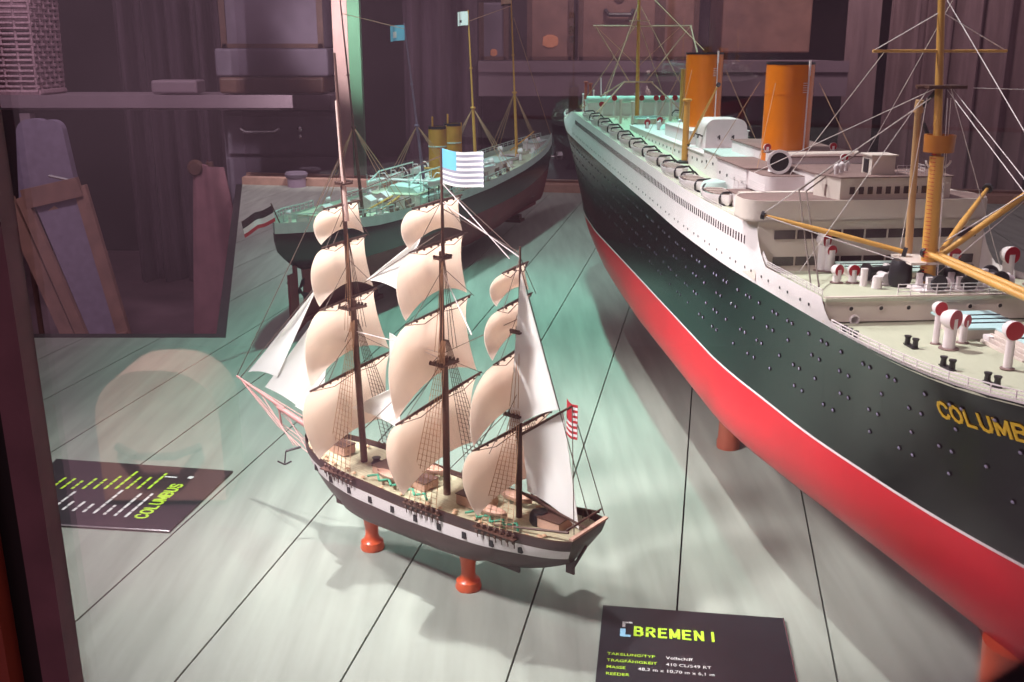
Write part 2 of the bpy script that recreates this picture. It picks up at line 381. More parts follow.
# wheelhouse and top works
m = MB(); m.add([(.467,-.041,.4845),(.462,.088,.4845),(.40,.088,.4845),(.425,-.055,.4845),(.467,-.041,.508),(.462,.088,.508),(.40,.088,.508),(.425,-.055,.508)],
      [(3,2,1,0),(0,1,5,4),(1,2,6,5),(2,3,7,6),(3,0,4,7),(4,5,6,7)])
wh = m.build('wheelhouse', cream, LIN, 0)
m = MB(); m.add([(.469,-.042,.508),(.464,.09,.508),(.395,.09,.508),(.420,-.057,.508),(.469,-.042,.5095),(.464,.09,.5095),(.395,.09,.5095),(.420,-.057,.5095)],
      [(3,2,1,0),(0,1,5,4),(1,2,6,5),(2,3,7,6),(3,0,4,7),(4,5,6,7)]); m.build('roof', brownroof, wh, 0)
for k in range(11):
    m = MB(); m.bx(.4650-.0052*k*.09, .4672-.0052*k*.09+.0006, -.030+k*.0105, -.0245+k*.0105, .4905, .4985); m.build('window', winm, wh, 0)
m = MB(); m.bx(.4395, .4455, -.0492, -.0470, .486, .499); m.build('side_door', brownroof, wh, 0)
m = MB(); m.bx(.424, .450, .000, .027, .5095, .530); cp = m.build('compass_platform', cream, LIN, 0)
m = MB(); m.bx(.422, .452, -.002, .029, .530, .5315); m.build('roof', cream, cp, 0)
m = MB(); m.bx(.430, .442, -.0010, .0005, .511, .526); m.build('doorway', dark, cp, 0)
def railing(pts, h=.011, bars=3, r=.00035, gap=.012, mt=None, name='railing', parent=LIN):
    m = MB()
    for a, b in zip(pts[:-1], pts[1:]):
        a = Vector(a); b = Vector(b); L = (b-a).length; k = max(1, int(round(L/gap)))
        for i in range(k+1):
            p = a.lerp(b, i/k); m.cyl(p, p+Vector((0,0,h)), r, n=4)
        for j in range(1, bars+1): m.cyl(a+Vector((0,0,h*j/bars)), b+Vector((0,0,h*j/bars)), r, n=4)
    return m.build(name, mt or white, parent, 0)
railing([(.450,.030,.5095),(.450,.062,.5095),(.42,.062,.5095)], .010)
# side rail forward (along the foredeck) and aft on the boat deck
railing([(x, -hull_y(x, .40)+.0010, sheer(x)) for x in [.668+.018*k for k in range(19)]], .0085, 3, .0006, .014)
railing([(x, hull_y(x, .40)-.0010, sheer(x)) for x in [.668+.018*k for k in range(19)]], .0085, 3, .0004, .012)
railing([(x, -hull_y(x, .415)+.001, sheer(x)+white_h(x)) for x in (.486,.50,.53,.56,.59,.62,.648)], .0065, 3, .0004, .010)
railing([(.650,-.052+.104*k,.4205) for k in (0,.12,.25,.37,.5,.62,.75,.87,1)], .0105, 3, .0005, .013)
railing([(x, -hull_y(x, .45)+.001, boatz(x)) for x in [.40-.035*k for k in range(40)]], .008, 3, .00035, .014)
railing([(.262,-.030,.468),(.262,-.098,.468)], .012, 4, .0004, .006)
railing([(.265,-.105,.4835),(.405,-.105,.4845)], .008, 4, .0004, .006)
# houses on the boat deck
def house(x0, x1, y0, y1, z0, z1, name='deck_house', roofm=brownroof, wallm_=white, wins=True, par=.0):
    m = MB(); m.bx(x0, x1, y0, y1, z0, z1); h = m.build(name, wallm_, LIN, 0)
    m = MB(); m.bx(x0-.002, x1+.002, y0-.002, y1+.002, z1, z1+.0015); m.build('roof', roofm, h, 0)
    if wins:
        n = max(2, int((x1-x0)/.03))
        for k in range(n):
            x = lerp(x0, x1, (k+.5)/n); m = MB(); m.rev([(.0022,0),(.0022,.0008)], (x, y0, lerp(z0, z1, .62)), (0,-1,0), 10); m.build('porthole', dark, h, 30)
    return h
house(.125, .262, -.082, .035, .447, .4945, roofm=brownroof)
house(.262, .385, -.105, .105, .447, .468, wins=False)
m = MB(); m.prism(wingpts(.20, .330, .052, .02, 6), .4715, .4925)
o = m.build('searchlight_platform', white, LIN, 30); o.location = (.0, -.028, 0)
m = MB(); m.prism(wingpts(.201, .329, .051, .019, 6), .4925, .4935); o = m.build('platform_deck', brownroof, LIN, 0); o.location = (0, -.028, 0)
house(.262, .372, -.03, .075, .468, .500, wins=False)
house(-.02, .125, -.062, .055, .450, .492, roofm=tealm)
house(-.62, -.02, -.060, .055, .452, .484, roofm=white)
house(.02, .27, -.03, .075, .492, .510, roofm=brownroof, wins=False)
house(-.36, -.17, -.045, .055, .484, .507, roofm=white, wins=False)
# big white tank house with rounded top
m = MB(); sec = [(-.045,.484)]+[(-.045+.014*(1-math.cos(a)), .520+.014*math.sin(a)) for a in [PI/2*k/6 for k in range(7)]]+[(.022-.014*(1-math.cos(a)), .520+.014*math.sin(a)) for a in [PI/2*(6-k)/6 for k in range(7)]]+[(.022,.484)]
n = len(sec); m.add([(-.135,y,z) for y, z in sec]+[(-.075,y,z) for y, z in sec], [tuple(range(n)), tuple(range(n,2*n))[::-1]]+[(k,(k+1)%n,n+(k+1)%n,n+k) for k in range(n)])
tk = m.build('rounded_tank_house', white, LIN, 40)
for x in (-.120, -.095):
    m = MB(); m.tube([(x,-.045,.506),(x,-.052,.509),(x,-.053,.503)], .0013, 6); m.build('lamp_bracket', dark, tk)
for y in (-.025, -.002):
    m = MB(); m.tube([(-.075,y,.506),(-.066,y,.509),(-.066,y,.503)], .0013, 6); m.build('lamp_bracket', dark, tk)
# the large ventilation trunk facing forward
vd = Vector((.95,-.28,.06)).normalized()
m = MB(); m.rev([(.010,-.115),(.0105,-.02),(.0135,-.008),(.0150,0),(.0150,.0035),(.0118,.0035),(.0112,-.001)], (.305,-.055,.5085), vd, 28); vt = m.build('air_trunk', white, LIN, 40)
m = MB(); m.rev([(.0114,.0),(.0114,.0018)], (.305,-.055,.5085), vd, 24); m.build('grille', dark, vt)
m = MB(); m.cyl((.285,-.052,.4945),(.285,-.052,.502), .010, .008, 16); m.build('foot', white, vt)
m = MB(); m.cyl((.25,-.045,.507),(.235,.075,.507), .0075, n=18); m.build('cross_pipe', cream, LIN)
m = MB(); m.cyl((.262,-.03,.499),(.262,.05,.499), .003, n=8); m.build('steam_pipe', dark, LIN)
# funnels
def funnel(x, z0, z1, r):
    m = MB(); m.rev([(r,z0),(r,z1),(r*.90,z1),(r*.90,z1-.02)], (x,0,0), (0,0,1), 48); f = m.build('funnel', orange, LIN, 40)
    m = MB(); m.rev([(r*1.012,z1-.002),(r*1.012,z1+.0012),(r*.9,z1+.0012),(r*.9,z1-.002)], (x,0,0), (0,0,1), 48); m.build('funnel_rim', dark, f, 40)
    m = MB(); m.rev([(r*1.012,z1-.041),(r*1.012,z1-.039)], (x,0,0), (0,0,1), 48); m.build('band', orange, f, 40)
    m = MB(); m.rev([(r*.9,z1-.021),(r*.9,z1-.019)], (x,0,0), (0,0,1), 32); m.build('funnel_mouth', dark, f, 40)
    m = MB(); m.cyl((x+r*.92, .0155, z0), (x+r*.92, .0155, z1+.001), .0012, n=6); m.cyl((x+r*.95, .0155, z1-.016), (x+r*.95, .0155, z1+.004), .0018, n=8); m.build('steam_pipe', white, f)
    m = MB()
    for k in range(5): m.bx(x+r*.94, x+r*.99, .008, .0135, z1-.038+k*.003, z1-.0372+k*.003)
    m.build('ladder', white, f, 0)
    return f
funnel(.167, .492, .6255, .0320); funnel(-.2712, .484, .6345, .0325)
# guy wires of the funnels
m = MB()
for fxx, zz in ((.167,.600),(-.2712,.607)):
    for dx, dy in ((-.12,-.06),(-.12,.06),(.11,-.06),(.11,.06)):
        m.tube([(fxx+dx*.28, dy*.5, zz), (fxx+dx, dy*1.3, .47)], .0004)
m.build('funnel_stays', line_t, LIN)
# foremast
FM = (.600, 0)
m = MB(); m.cyl((.6045,0,.405),(.594,0,.545), .0078, .0066, 20); m.cyl((.594,0,.545),(.556,0,.76), .0042, .0030, 14)
mast = m.build('foremast', mastm, LIN)
m = MB(); m.rev([(.0140,.549),(.0146,.5655),(.0128,.5655),(.0128,.551)], (.592,.002,0), n=28); m.build('crows_nest', mat('crows_nest_brown', (178, 110, 44), .4), mast)
m = MB(); m.bx(.571, .599, -.018, .020, .6095, .612); m.bx(.585,.588,-.024,.026,.6085,.611); m.build('platform', sparm, mast, 0)
m = MB(); m.cyl((.577,-.067,.6435),(.577,.067,.6435), .0014, .0014, 8); m.build('yard', mastm, mast)
m = MB()
for k in range(34):
    z = .43+k*.0038; x = .6045-(z-.405)*.075; m.cyl((x+.004,-.0082,z),(x+.0095,-.0058,z), .0004, n=4)
m.build('ladder', dred, mast)
m = MB(); m.tube([(.594,.002+.0125*math.cos(a),.541+.008*math.sin(a)) for a in [PI+PI*k/12 for k in range(13)]], .0011, 6); m.build('searchlight_ring', white, mast)
m = MB(); m.tube([(.570,0,.680),(.577,-.067,.6435)], .0006); m.tube([(.570,0,.680),(.577,.067,.6435)], .0006)
for p in [((.585,0,.611),(.30,-.085,.4950)), ((.585,-.01,.611),(.545,-.110,.421)), ((.585,-.012,.600),(.57,-.018,.412)),
          ((.585,.012,.600),(.60,.012,.415)), ((.59,.006,.600),(.615,.005,.415)), ((.585,.01,.611),(.545,.110,.421)), ((.577,-.055,.6435),(.36,-.06,.50)),
          ((.588,.006,.6075),(.94,.02,.41)), ((.588,.012,.6075),(.94,.035,.41)), ((.592,.03,.6095),(.60,.24,.603)), ((.565,0,.70),(.95,0,.43)), ((.57,.01,.690),(.20,.10,.50))]:
    m.tube(p, .00042)
m.build('foremast_rigging', line_w, LIN)
m = MB(); m.tube([(.600,-.118,.420),(.46,-.085,.4945),(.395,.0,.53)], .0009); m.tube([(.606,-.112,.420),(.466,-.079,.4945),(.40,.006,.53)], .0009); m.build('wire_ladder', line_d, LIN)
# kingpost beside the mast and booms
m = MB(); m.cyl((.560,.000,.408),(.566,-.010,.585), .0042, .0034, 14); m.cyl((.566,-.010,.585),(.567,-.010,.597), .0048, .0040, 14); m.build('kingpost', mat('kingpost_tan', (186, 146, 104), .45), LIN)
m = MB(); m.tube([(.566,-.010,.588),(.578,.0,.606)], .0022, 8); m.tube([(.571,-.006,.575),(.576,.0,.56)], .002, 8); m.build('bracket', dark, LIN)
def boom(a, b, r, name='derrick_boom'):
    a = Vector(a); b = Vector(b); m = MB(); m.cyl(a, a.lerp(b,.5), r*.8, r, 12); m.cyl(a.lerp(b,.5), b, r, r*.55, 12); o = m.build(name, mastm, LIN)
    m = MB(); m.rev([(r*1.5,-.002),(r*1.5,.002)], b, (b-a), 10); m.rev([(r*1.6,-.002),(r*1.6,.002)], a, (b-a), 10); m.build('boom_fitting', dark, o)
    return o
boom((.578,-.014,.4475), (.505,-.139,.4750), .0030)
boom((.598,.010,.4445), (.582,.150,.540), .0036); boom((.592,.012,.4420), (.50,.110,.500), .0036)
boom((.602,-.004,.4515), (.800,.035,.4305), .0036); boom((.602,.004,.4515), (.795,.048,.4315), .0032)
m = MB(); m.bx(.565, .610, -.022, .022, .4405, .4430); m.build('mast_table', cream, LIN, 0)
m = MB()
for p in [((.512,-.138,.4745),(.585,-.01,.436)), ((.582,.15,.540),(.60,.012,.43)), ((.60,.012,.46),(.585,.14,.53)), ((.512,-.14,.479),(.585,-.008,.60))]: m.tube(p, .0006)
m.build('boom_tackle', line_w, LIN)
# winches on the well deck
def winch(x, y, z, s=1, rz=0):
    w = MB(); w.bx(-.018*s, .018*s, -.014*s, .014*s, 0, .003*s); w.bx(-.010*s,-.004*s,-.012*s,-.008*s,0,.016*s); w.bx(-.010*s,-.004*s,.008*s,.012*s,0,.016*s)
    o = w.build('winch', white, LIN, 0); o.location = (x,y,z); o.rotation_euler = (0,0,rz)
    w = MB(); w.cyl((0,-.016*s,.011*s),(0,.016*s,.011*s), .0048*s, n=16); w.cyl((0,-.018*s,.011*s),(0,-.015*s,.011*s), .0085*s, n=16); w.cyl((0,.012*s,.011*s),(0,.016*s,.011*s), .0085*s, n=16); w.build('winch_drum', dark, o)
    w = MB(); w.cyl((.006*s,-.006*s,.008*s),(.017*s,-.006*s,.008*s), .005*s, n=12); w.cyl((.006*s,.006*s,.008*s),(.017*s,.006*s,.008*s), .005*s, n=12); w.build('engine_cylinder', white, o)
    return o
wz = lambda x: interp([(.46,.4045),(.655,.4195)], x)+.0005
winch(.565,-.030,wz(.565),1.1,.2); winch(.618,.028,wz(.618),.95,1.5); winch(.618,-.004,wz(.618),.95,1.6); winch(.575,.045,wz(.575),1,0); winch(.60,.072,wz(.6),.95,1.4)
m = MB(); m.rev([(.0098,0),(.0115,.008),(.0105,.022),(.009,.026)], (.590,-.022,.416), n=18); m.build('mast_ventilator_drum', dark, LIN)
# hatch on well deck and small lockers
def hatch(x0, x1, y0, y1, z, h, name='hatch', top=tealm):
    m = MB(); m.bx(x0, x1, y0, y1, z, z+h); o = m.build(name, cream, LIN, 0)
    m = MB(); m.bx(x0-.003, x1+.003, y0-.003, y1+.003, z+h, z+h+.0018); m.build('hatch_cover', top, o, 0)
    m = MB()
    for k in range(1, 4): m.bx(lerp(x0,x1,k/4)-.0008, lerp(x0,x1,k/4)+.0008, y0-.0035, y1+.0035, z+h+.0018, z+h+.0026)
    m.build('batten', dark, o, 0); return o
hatch(.668, .722, -.022, .030, sheer(.69)+.001, .010, top=mat('pale_blue_hatch', (186, 222, 226), .4, var=.03))
hatch(.735, .80, .004, .075, sheer(.76)+.001, .010, top=MATS['pale_blue_hatch'])
hatch(.490, .540, -.045, .035, wz(.51), .009, top=tealm)
m = MB(); m.bx(.732,.742,-.010,-.001,.3975,.4045); m.build('deck_locker', white, LIN, 0)
m = MB()
for k in range(4): m.bx(.735,.80,-.0015+k*-.004,.0005+k*-.004,.398,.4085-k*.0025)
m.build('slatted_skid', cream, LIN, 0)
m = MB(); m.cyl((.582,-.056,.414),(.582,-.056,.432), .0036, n=14); m.build('white_bollard_post', white, LIN)
m = MB(); m.cyl((.60,-.050,.416),(.60,-.050,.428), .0052, .0045, n=14); m.build('domed_locker', white, LIN)
# cowl ventilators
def cowl(x, y, z, h, r, R, ang, tilt=0, name='cowl_ventilator'):
    d = Vector((math.cos(ang), math.sin(ang), tilt)).normalized()
    m = MB(); m.cyl((x,y,z),(x,y,z+h-R*.9), r*1.05, r, 16)
    c = Vector((x,y,z+h-R)) + d*R*.15
    m.rev([(r*.3,-R*1.25),(R*.62,-R*1.05),(R*.88,-R*.6),(R*.98,-.1*R),(R*1.02,R*.3),(R*.9,R*.3),(R*.8,-.1*R)], c, d, 22)
    o = m.build(name, white, LIN, 50)
    m = MB(); m.rev([(R*.35,-R*.25),(R*.72,-R*.02),(R*.9,R*.31)], c, d, 22); m.rev([(R*.97,R*.24),(R*.98,R*.34),(R*.86,R*.34)], c, d, 22); m.build('cowl_mouth', dred, o, 50)
    m = MB(); m.rev([(r*1.7,0),(r*1.7,.0008),(r*1.2,.0014)], (x,y,z), n=16); m.build('flange', brownroof, o)
    return o
va = math.radians(2)
cowl(.7335,-.0537,.397,.0385,.0027,.0062,va+.1); cowl(.7519,-.0513,.398,.035,.0050,.0088,va+.45); cowl(.7325,-.0285,.397,.026,.0032,.0058,va+.5); cowl(.8196,-.0378,.401,.040,.0034,.0078,va)
cowl(.470,-.055,wz(.47),.044,.0058,.0085,va+.6); cowl(.478,-.050,wz(.478),.030,.005,.0062,va+.2); cowl(.560,-.075,wz(.56),.0195,.0040,.0062,va+.4); cowl(.562,-.059,wz(.56),.0195,.0040,.0062,va)
cowl(.545,.118,wz(.54),.034,.0058,.0095,va+.1); cowl(.60,.113,wz(.6),.028,.0055,.0090,va); cowl(.52,.070,wz(.52),.030,.005,.007,va)
cowl(.30,.03,.4935,.024,.003,.005,va); cowl(.205,-.038,.510,.012,.003,.005,va); cowl(.20,.055,.510,.012,.003,.005,va)
cowl(-.52,-.045,.484,.020,.004,.0065,va); cowl(-.56,-.01,.484,.022,.004,.0065,va);
for p in ((.425,-.012),(.41,.0),(.44,-.024)):
    m = MB(); m.rev([(.0025,0),(.0025,.004),(.0035,.007),(.003,.010),(.0008,.012)], (p[0],p[1]-.012,.5095), n=12); m.build('binnacle', white, LIN)
# bollards along the foredeck edge
def bollard(x, y, z):
    m = MB()
    for dx in (-.0048, .0048): m.rev([(.0026,0),(.0022,.006),(.0030,.0075),(.0030,.0085)], (x+dx,y+dx*.25,z), n=12)
    m.bx(x-.009, x+.009, y-.003, y+.003, z, z+.0010); return m.build('bollard', dark, LIN)
for x, y in ((.742,-.080),(.812,-.0835),(.862,-.0745)): bollard(x, y, sheer(x)+.001)
m = MB()
for x in (.69,.70,.71): m.rev([(.002,0),(.0018,.004),(.0028,.006),(.0028,.007)], (x,-.1185+(x-.69)*.1,sheer(x)+.001), n=10)
m.build('fairlead', dark, LIN)
m = MB(); m.cyl((.775,.02,.40),(.775,.02,.455), .0014, n=8); m.bx(.769,.781,.012,.028,.452,.4535); m.build('lamp_post', white, LIN)
# lifeboats with davits
def boat_mesh(L, B, H):
    m = MB()
    def fn(u, v):
        x = lerp(-L/2, L/2, u); w = B/2*max(0.0, 1-abs(2*u-1)**2.4)**.8; a = PI*v
        return (x, -w*math.cos(a), -H*math.sin(a)*(.75+.25*max(0,1-abs(2*u-1)**3)) + H*.15*abs(2*u-1)**2)
    m.grid(fn, 14, 10, .0007); return m
bm_ = boat_mesh(.106, .038, .0175)
BOAT = bm_.build('lifeboat', white, LIN, 50)
m = MB()
def cov(u, v):
    x = lerp(-.041, .041, u); w = .0150*max(0, 1-abs(2*u-1)**2.4)**.8; return (x, lerp(-w, w, v), .0006)
m.grid(cov, 12, 4, .0006); m.build('boat_interior', mat('boat_interior_brown', (118, 92, 86), .7), BOAT)
m = MB()
for k in (-.024,-.008,.008,.024): m.bx(k-.0015, k+.0015, -.013, .013, .0010, .0018)
m.build('thwart', cream, BOAT, 0)
m = MB()
for x in (-.043, .043):
    m.tube([(x,-.006,.004),(x,-.010,-.002),(x,-.009,-.011)], .0015, 6); m.tube([(x,.018,-.013),(x,.0195,-.003),(x,.012,.005),(x,-.006,.004)], .0015, 6)
    m.bx(x-.003, x+.003, -.008, .010, -.0125, -.010)
m.build('davit', dark, BOAT)
bxs = [.235,.112,-.008,-.128,-.245,-.36,-.475,-.59,-.705,-.82]
BOAT.location = (bxs[0], -.111, boatz(bxs[0])+.0125)
for x in bxs[1:]: dup(BOAT, LIN, (x, -.111, boatz(x)+.0125))
for x in bxs: dup(BOAT, LIN, (x, .108, boatz(x)+.0125), (0,0,PI))
# midship kingposts and the mainmast
def kpost(x, y, z0, z1, r, mt=mastm, name='kingpost'):
    m = MB(); m.cyl((x,y,z0),(x,y,z1), r, r*.85, 14); m.rev([(r*1.4,z1-.004),(r*1.4,z1-.001),(r*.9,z1)], (x,y,0), n=12); return m.build(name, mt, LIN)
kpost(-.130,-.064,.455,.5640,.0056); boom((-.128,-.060,.490),(-.02,-.045,.590),.0022)
m = MB(); m.rev([(.012,0),(.012,.004),(.006,.006)], (-.13,-.066,.458), n=18); m.build('kingpost_base', dark, LIN)
m = MB(); m.cyl((-.60,.045,.484),(-.60,.045,.600), .0045, n=12); m.build('kingpost', mastm, LIN)
m = MB(); m.cyl((-.835,0,.45),(-.862,0,.80), .0052, .003, 14); mm = m.build('mainmast', mastm, LIN)
m = MB(); m.cyl((-.855,-.105,.690),(-.855,.125,.690), .0015, n=8); m.build('yard', tan, mm)
m = MB(); m.bx(-.85,-.835,-.03,.035,.5640,.567); m.bx(-.86,-.85,-.02,.025,.70,.7025); m.build('crosstree', tan, mm, 0)
m = MB()
for a, b in [((-.843,.02,.567),(-.855,.122,.69)), ((-.843,-.02,.567),(-.855,-.10,.69)), ((-.855,.122,.69),(-.60,.115,.50)), ((-.843,.03,.567),(-.80,.11,.49)), ((-.843,-.03,.567),(-.80,-.11,.49)), ((-.843,-.03,.567),(-.95,-.115,.50))]: m.tube([a,b], .0016, 6)
m.build('derrick_booms', tan, LIN)
m = MB()
for a, b in [((-.858,0,.74),(-.70,-.12,.475)),((-.858,0,.74),(-.70,.12,.475)),((-.858,0,.70),(-1.0,-.11,.50)),((-.858,0,.70),(-1.0,.11,.50)),((-.858,0,.78),(-.28,0,.64)),((-.858,0,.72),(-1.33,0,.50)),((-.855,.10,.69),(-.845,0,.60)),((-.855,-.1,.69),(-.845,0,.60))]: m.tube([a,b], .0007)
m.build('mainmast_rigging', line_t, LIN)
house(-.955, -.90, -.105, .118, .480, .519, name='after_house', roofm=tealm, wins=False)
m = MB(); m.cyl((-.905,-.108,.523),(-.905,.120,.523), .0085, n=16); m.build('white_boiler_tube', tealm, LIN)
for y in (-.075,-.045,.02,.055,.07,.10): cowl(-.885, y, .484 if y > -.06 else .47, .050, .003, .0066, va-.3)
m = MB(); m.bx(-.80,-.795,-.10,.10,.4880,.4910)
for k in range(9): y0 = -.10+k*.022; m.tube([(-.7975,y0,.489),(-.7975,y0+.011,.470),(-.7975,y0+.022,.489)], .0010, 5)
m.build('lattice_girder', cream, LIN, 0)
hatch(-.76,-.68,-.03,.03,sheer(-.72)+.064,.010)
for (x, y) in ((-.73,-.06),(-.67,-.045),(-.74,.055)): kpost(x, y, sheer(x)+.06, sheer(x)+.115, .0035, cream)
for (x, y, h) in ((-1.165,-.070,.095),(-1.185,-.055,.09)): kpost(x, y, sheer(x)+.02, sheer(x)+.03+h, .0045, mat('rust_kingpost_%d' % int(h*1000), (150, 70, 60), .5), 'kingpost')
for (x, y, h) in ((-1.08,-.09,.07),(-1.22,-.04,.07),(-1.27,.0,.06)): kpost(x, y, sheer(x)+.02, sheer(x)+.03+h, .002, white, 'flagpole' if x < -1.25 else 'davit_post')
house(-1.16,-1.06,-.06,.06,sheer(-1.1)+.026,sheer(-1.1)+.052,'after_house',white,wins=False)
railing([(x, -hull_y(x, .46)+.001, sheer(x)+.030) for x in [-1.335+.02*k for k in range(17)]], .010, 2, .0006, .02)
m = MB(); m.cyl((-1.33,0,.49),(-1.345,0,.56), .0012, n=6); m.build('ensign_staff', white, LIN)
# clutter of the boat deck: skylights and small vents
for k in range(12):
    x = -.58+k*.05; y = (-.03, .025)[k % 2]
    m = MB(); m.rev([(.0035,0),(.0035,.008),(.005,.012),(.004,.016),(.001,.018)], (x,y,.4855), n=12); m.build('mushroom_ventilator', white, LIN)
for x in (-.50,-.42,-.15):
    m = MB(); m.add([(x-.02,-.02,.4855),(x+.02,-.02,.4855),(x+.02,.02,.4855),(x-.02,.02,.4855),(x-.02,0,.500),(x+.02,0,.500)], [(3,2,1,0),(0,1,5,4),(2,3,4,5),(0,4,3),(1,2,5)]); m.build('skylight', tealm, LIN, 0)
m = MB(); m.rev([(.016,0),(.018,.003),(.018,.016),(.015,.022),(.004,.025)], (.185,-.102,.4475), n=22); m.build('round_tank', tealm, LIN)
# porthole rows of the hull side
m = MB(); m.rev([(.0026,0),(.0026,.0008),(.0021,.0010),(.0019,.0003)], n=10); m.rev([(.0020,.0002),(.0014,.0012),(.0004,.0015)], n=10, mi=1)
glassy = mat('porthole_glass', (150, 140, 170), .12, var=.1, coat=.6)
HP = m.build('porthole', [black, glassy], LIN, 50)
spots = []
for off, step, ph in ((.020,.0215,0),(.042,.030,.4),(.066,.026,.2),(.089,.033,.7)):
    x = .965-ph*step; k = 0
    while x > -1.1:
        if (k % 5) != 3: spots.append((x, sheer(x)-off))
        x -= step*(.55 if k % 2 else 1.35); k += 1
spots.sort(key=lambda p: -p[0])
def hull_frame(x, z):
    y = -hull_y(x, z); a = math.atan2(hull_y(x+.01, z)-hull_y(x-.01, z), .02); fl = math.atan2(hull_y(x, z+.006)-hull_y(x, z-.006), .012)
    return (x, y, z), (PI/2-(-fl if False else fl), 0, -a*-1)
first = True
rest = MB()
for i, (x, z) in enumerate(spots):
    if hull_y(x, z) < .012: continue
    p, e = hull_frame(x, z)
    nrm = Vector((hull_y(x-.01,z)-hull_y(x+.01,z), -.02, -(hull_y(x,z+.006)-hull_y(x,z-.006))*.02/.012)).normalized()
    nrm.x = (hull_y(x-.01,z)-hull_y(x+.01,z)); nrm = Vector((nrm.x/.02, -1, -(hull_y(x,z+.006)-hull_y(x,z-.006))/.012)).normalized()
    q = Vector((0,0,1)).rotation_difference(nrm)
    if i < 96:
        o = HP if first else dup(HP, LIN)
        first = False; o.location = p; o.rotation_euler = q.to_euler()
    else:
        M = q.to_matrix(); c = Vector(p)
        vs = []
        for r, h in ((.0021,0),(.0021,.0008),(.0015,.0006)):
            for k in range(7): vs.append(c+M @ Vector((r*math.cos(2*PI*k/7), r*math.sin(2*PI*k/7), h)))
        rest.add(vs, [(k,(k+1)%7,7+(k+1)%7,7+k) for k in range(7)]+[(7+k,7+(k+1)%7,14+(k+1)%7,14+k) for k in range(7)])
        rest.add(vs[14:], [tuple(range(7))], 1)
o = rest.build('porthole_rows', [black, glassy], LIN, 30); o['kind'] = 'stuff'
m = MB()
for k in range(58):
    x = .62-k*.028+(.006 if k % 2 else 0); z = sheer(x)+.0125; y = -hull_y(x, z); m.rev([(.0016,0),(.0016,.0006)], (x,y,z), (0,-1,0), 8)
o = m.build('white_band_portholes', dark, LIN, 30); o['kind'] = 'stuff'
# name on the bow
stroke_text('COLUMBUS', .8270, 0, .0126, .0100, .0139, .0025, lambda a, b, t: (lambda z: (a, -hull_y(a, z)-.0003-t, z))(sheer(.85)-.0365+b+.10*(a-.8225)), 'ship_name', yellow, LIN, .0006, 'yellow name COLUMBUS')
# pedestals
dwood = mat('shaded_pedestal_wood', (160, 84, 66), .5, var=.12, scale=25, stretch=(1, 1, .2))  # pedestal wood darkened, the shade under the hull put into its colour
def pedestal(name, loc, h, r, label, group, prof=None, wd=None):
    m = MB(); m.rev(prof or [(r,0),(r,h*.06),(r*.9,h*.12),(r*.62,h*.22),(r*.52,h*.45),(r*.5,h*.72),(r*.6,h*.88),(r*.62,h)], n=28)
    o = m.build(name, wd or wood, None, 50); o.location = loc; return tag(o, label, 'pedestal', group)
def LW(x, y=0): return (.3629+math.cos(LA)*x-math.sin(LA)*y, 1.5954+math.sin(LA)*x+math.cos(LA)*y, 0)
PPR = [(.019,0),(.0195,.01),(.0175,.02),(.0165,.10),(.018,.155)]
pedestal('wooden_pedestal', LW(0), ZK+.004, .027, 'wooden pedestal half hidden under the middle of the liner hull', 'pedestals of the liner', PPR, dwood)
pedestal('wooden_pedestal', LW(.835), ZK+.012, .034, 'orange wooden pedestal under the liner bow at the bottom right corner', 'pedestals of the liner', [(.032,0),(.034,.01),(.030,.02),(.026,.10),(.030,.158)])

# ------------------------------------------------------------------ sailing ship
SA = math.radians(142)
SHIP = empty('sailing_ship', (-.12085, 1.1865, 0), SA, 'three-masted sailing ship model with tan sails and white gunport band', 'ship model')
SD = [(-.262,.034),(-.25,.040),(-.2,.046),(-.1,.0495),(.05,.0495),(.11,.046),(.15,.037),(.18,.023),(.20,.006),(.203,0)]
SW = [(-.235,0),(-.21,.018),(-.16,.036),(-.08,.045),(.05,.045),(.10,.038),(.14,.025),(.17,.010),(.185,0)]
def s_sheer(x): return interp([(-.27,.134),(-.15,.1255),(-.02,.1235),(.08,.1285),(.15,.134),(.21,.142)], x)
def s_pt(u, z):
    zk, zw = .052, .084
    if z >= zw:
        t = min(1, (z-zw)/(.125-zw)); a = lerp(-.238,-.262,t); b = lerp(.185,.203,t)
        return lerp(a,b,u), lerp(smoothtab(SW, lerp(-.235,.185,u)), smoothtab(SD, lerp(-.262,.203,u)), t**.6)
    t = (z-zk)/(zw-zk); x = lerp(lerp(-.150,-.238,t**.7), lerp(.150,.185,t), u); wl = smoothtab(SW, lerp(-.235,.185,u)); n = 1.6 if abs(u-.5) > .33 else 2.4
    return x, wl*max(0, 1-(1-t)**n)**(1/n)
def s_y(x, z):
    lo, hi = 0., 1.
    for _ in range(26):
        mid = (lo+hi)/2
        if s_pt(mid, z)[0] < x: lo = mid
        else: hi = mid
    return s_pt((lo+hi)/2, z)[1]
def s_col(u):
    x = lerp(-.262,.203,u); s = s_sheer(x); w0 = s-.0315; w1 = s-.0155; out = []
    for t in (0,.1,.25,.45,.7,1): out.append((lerp(.052,.084,t), 0))
    out.append((w0, 0)); out.append((lerp(w0,w1,.5), 1)); out.append((w1, 1)); out.append((w1+.0015, 2)); out.append((s-.002, 0)); out.append((s, 2)); return out
m = hull_mesh(s_col, s_pt, [i/48 for i in range(49)])
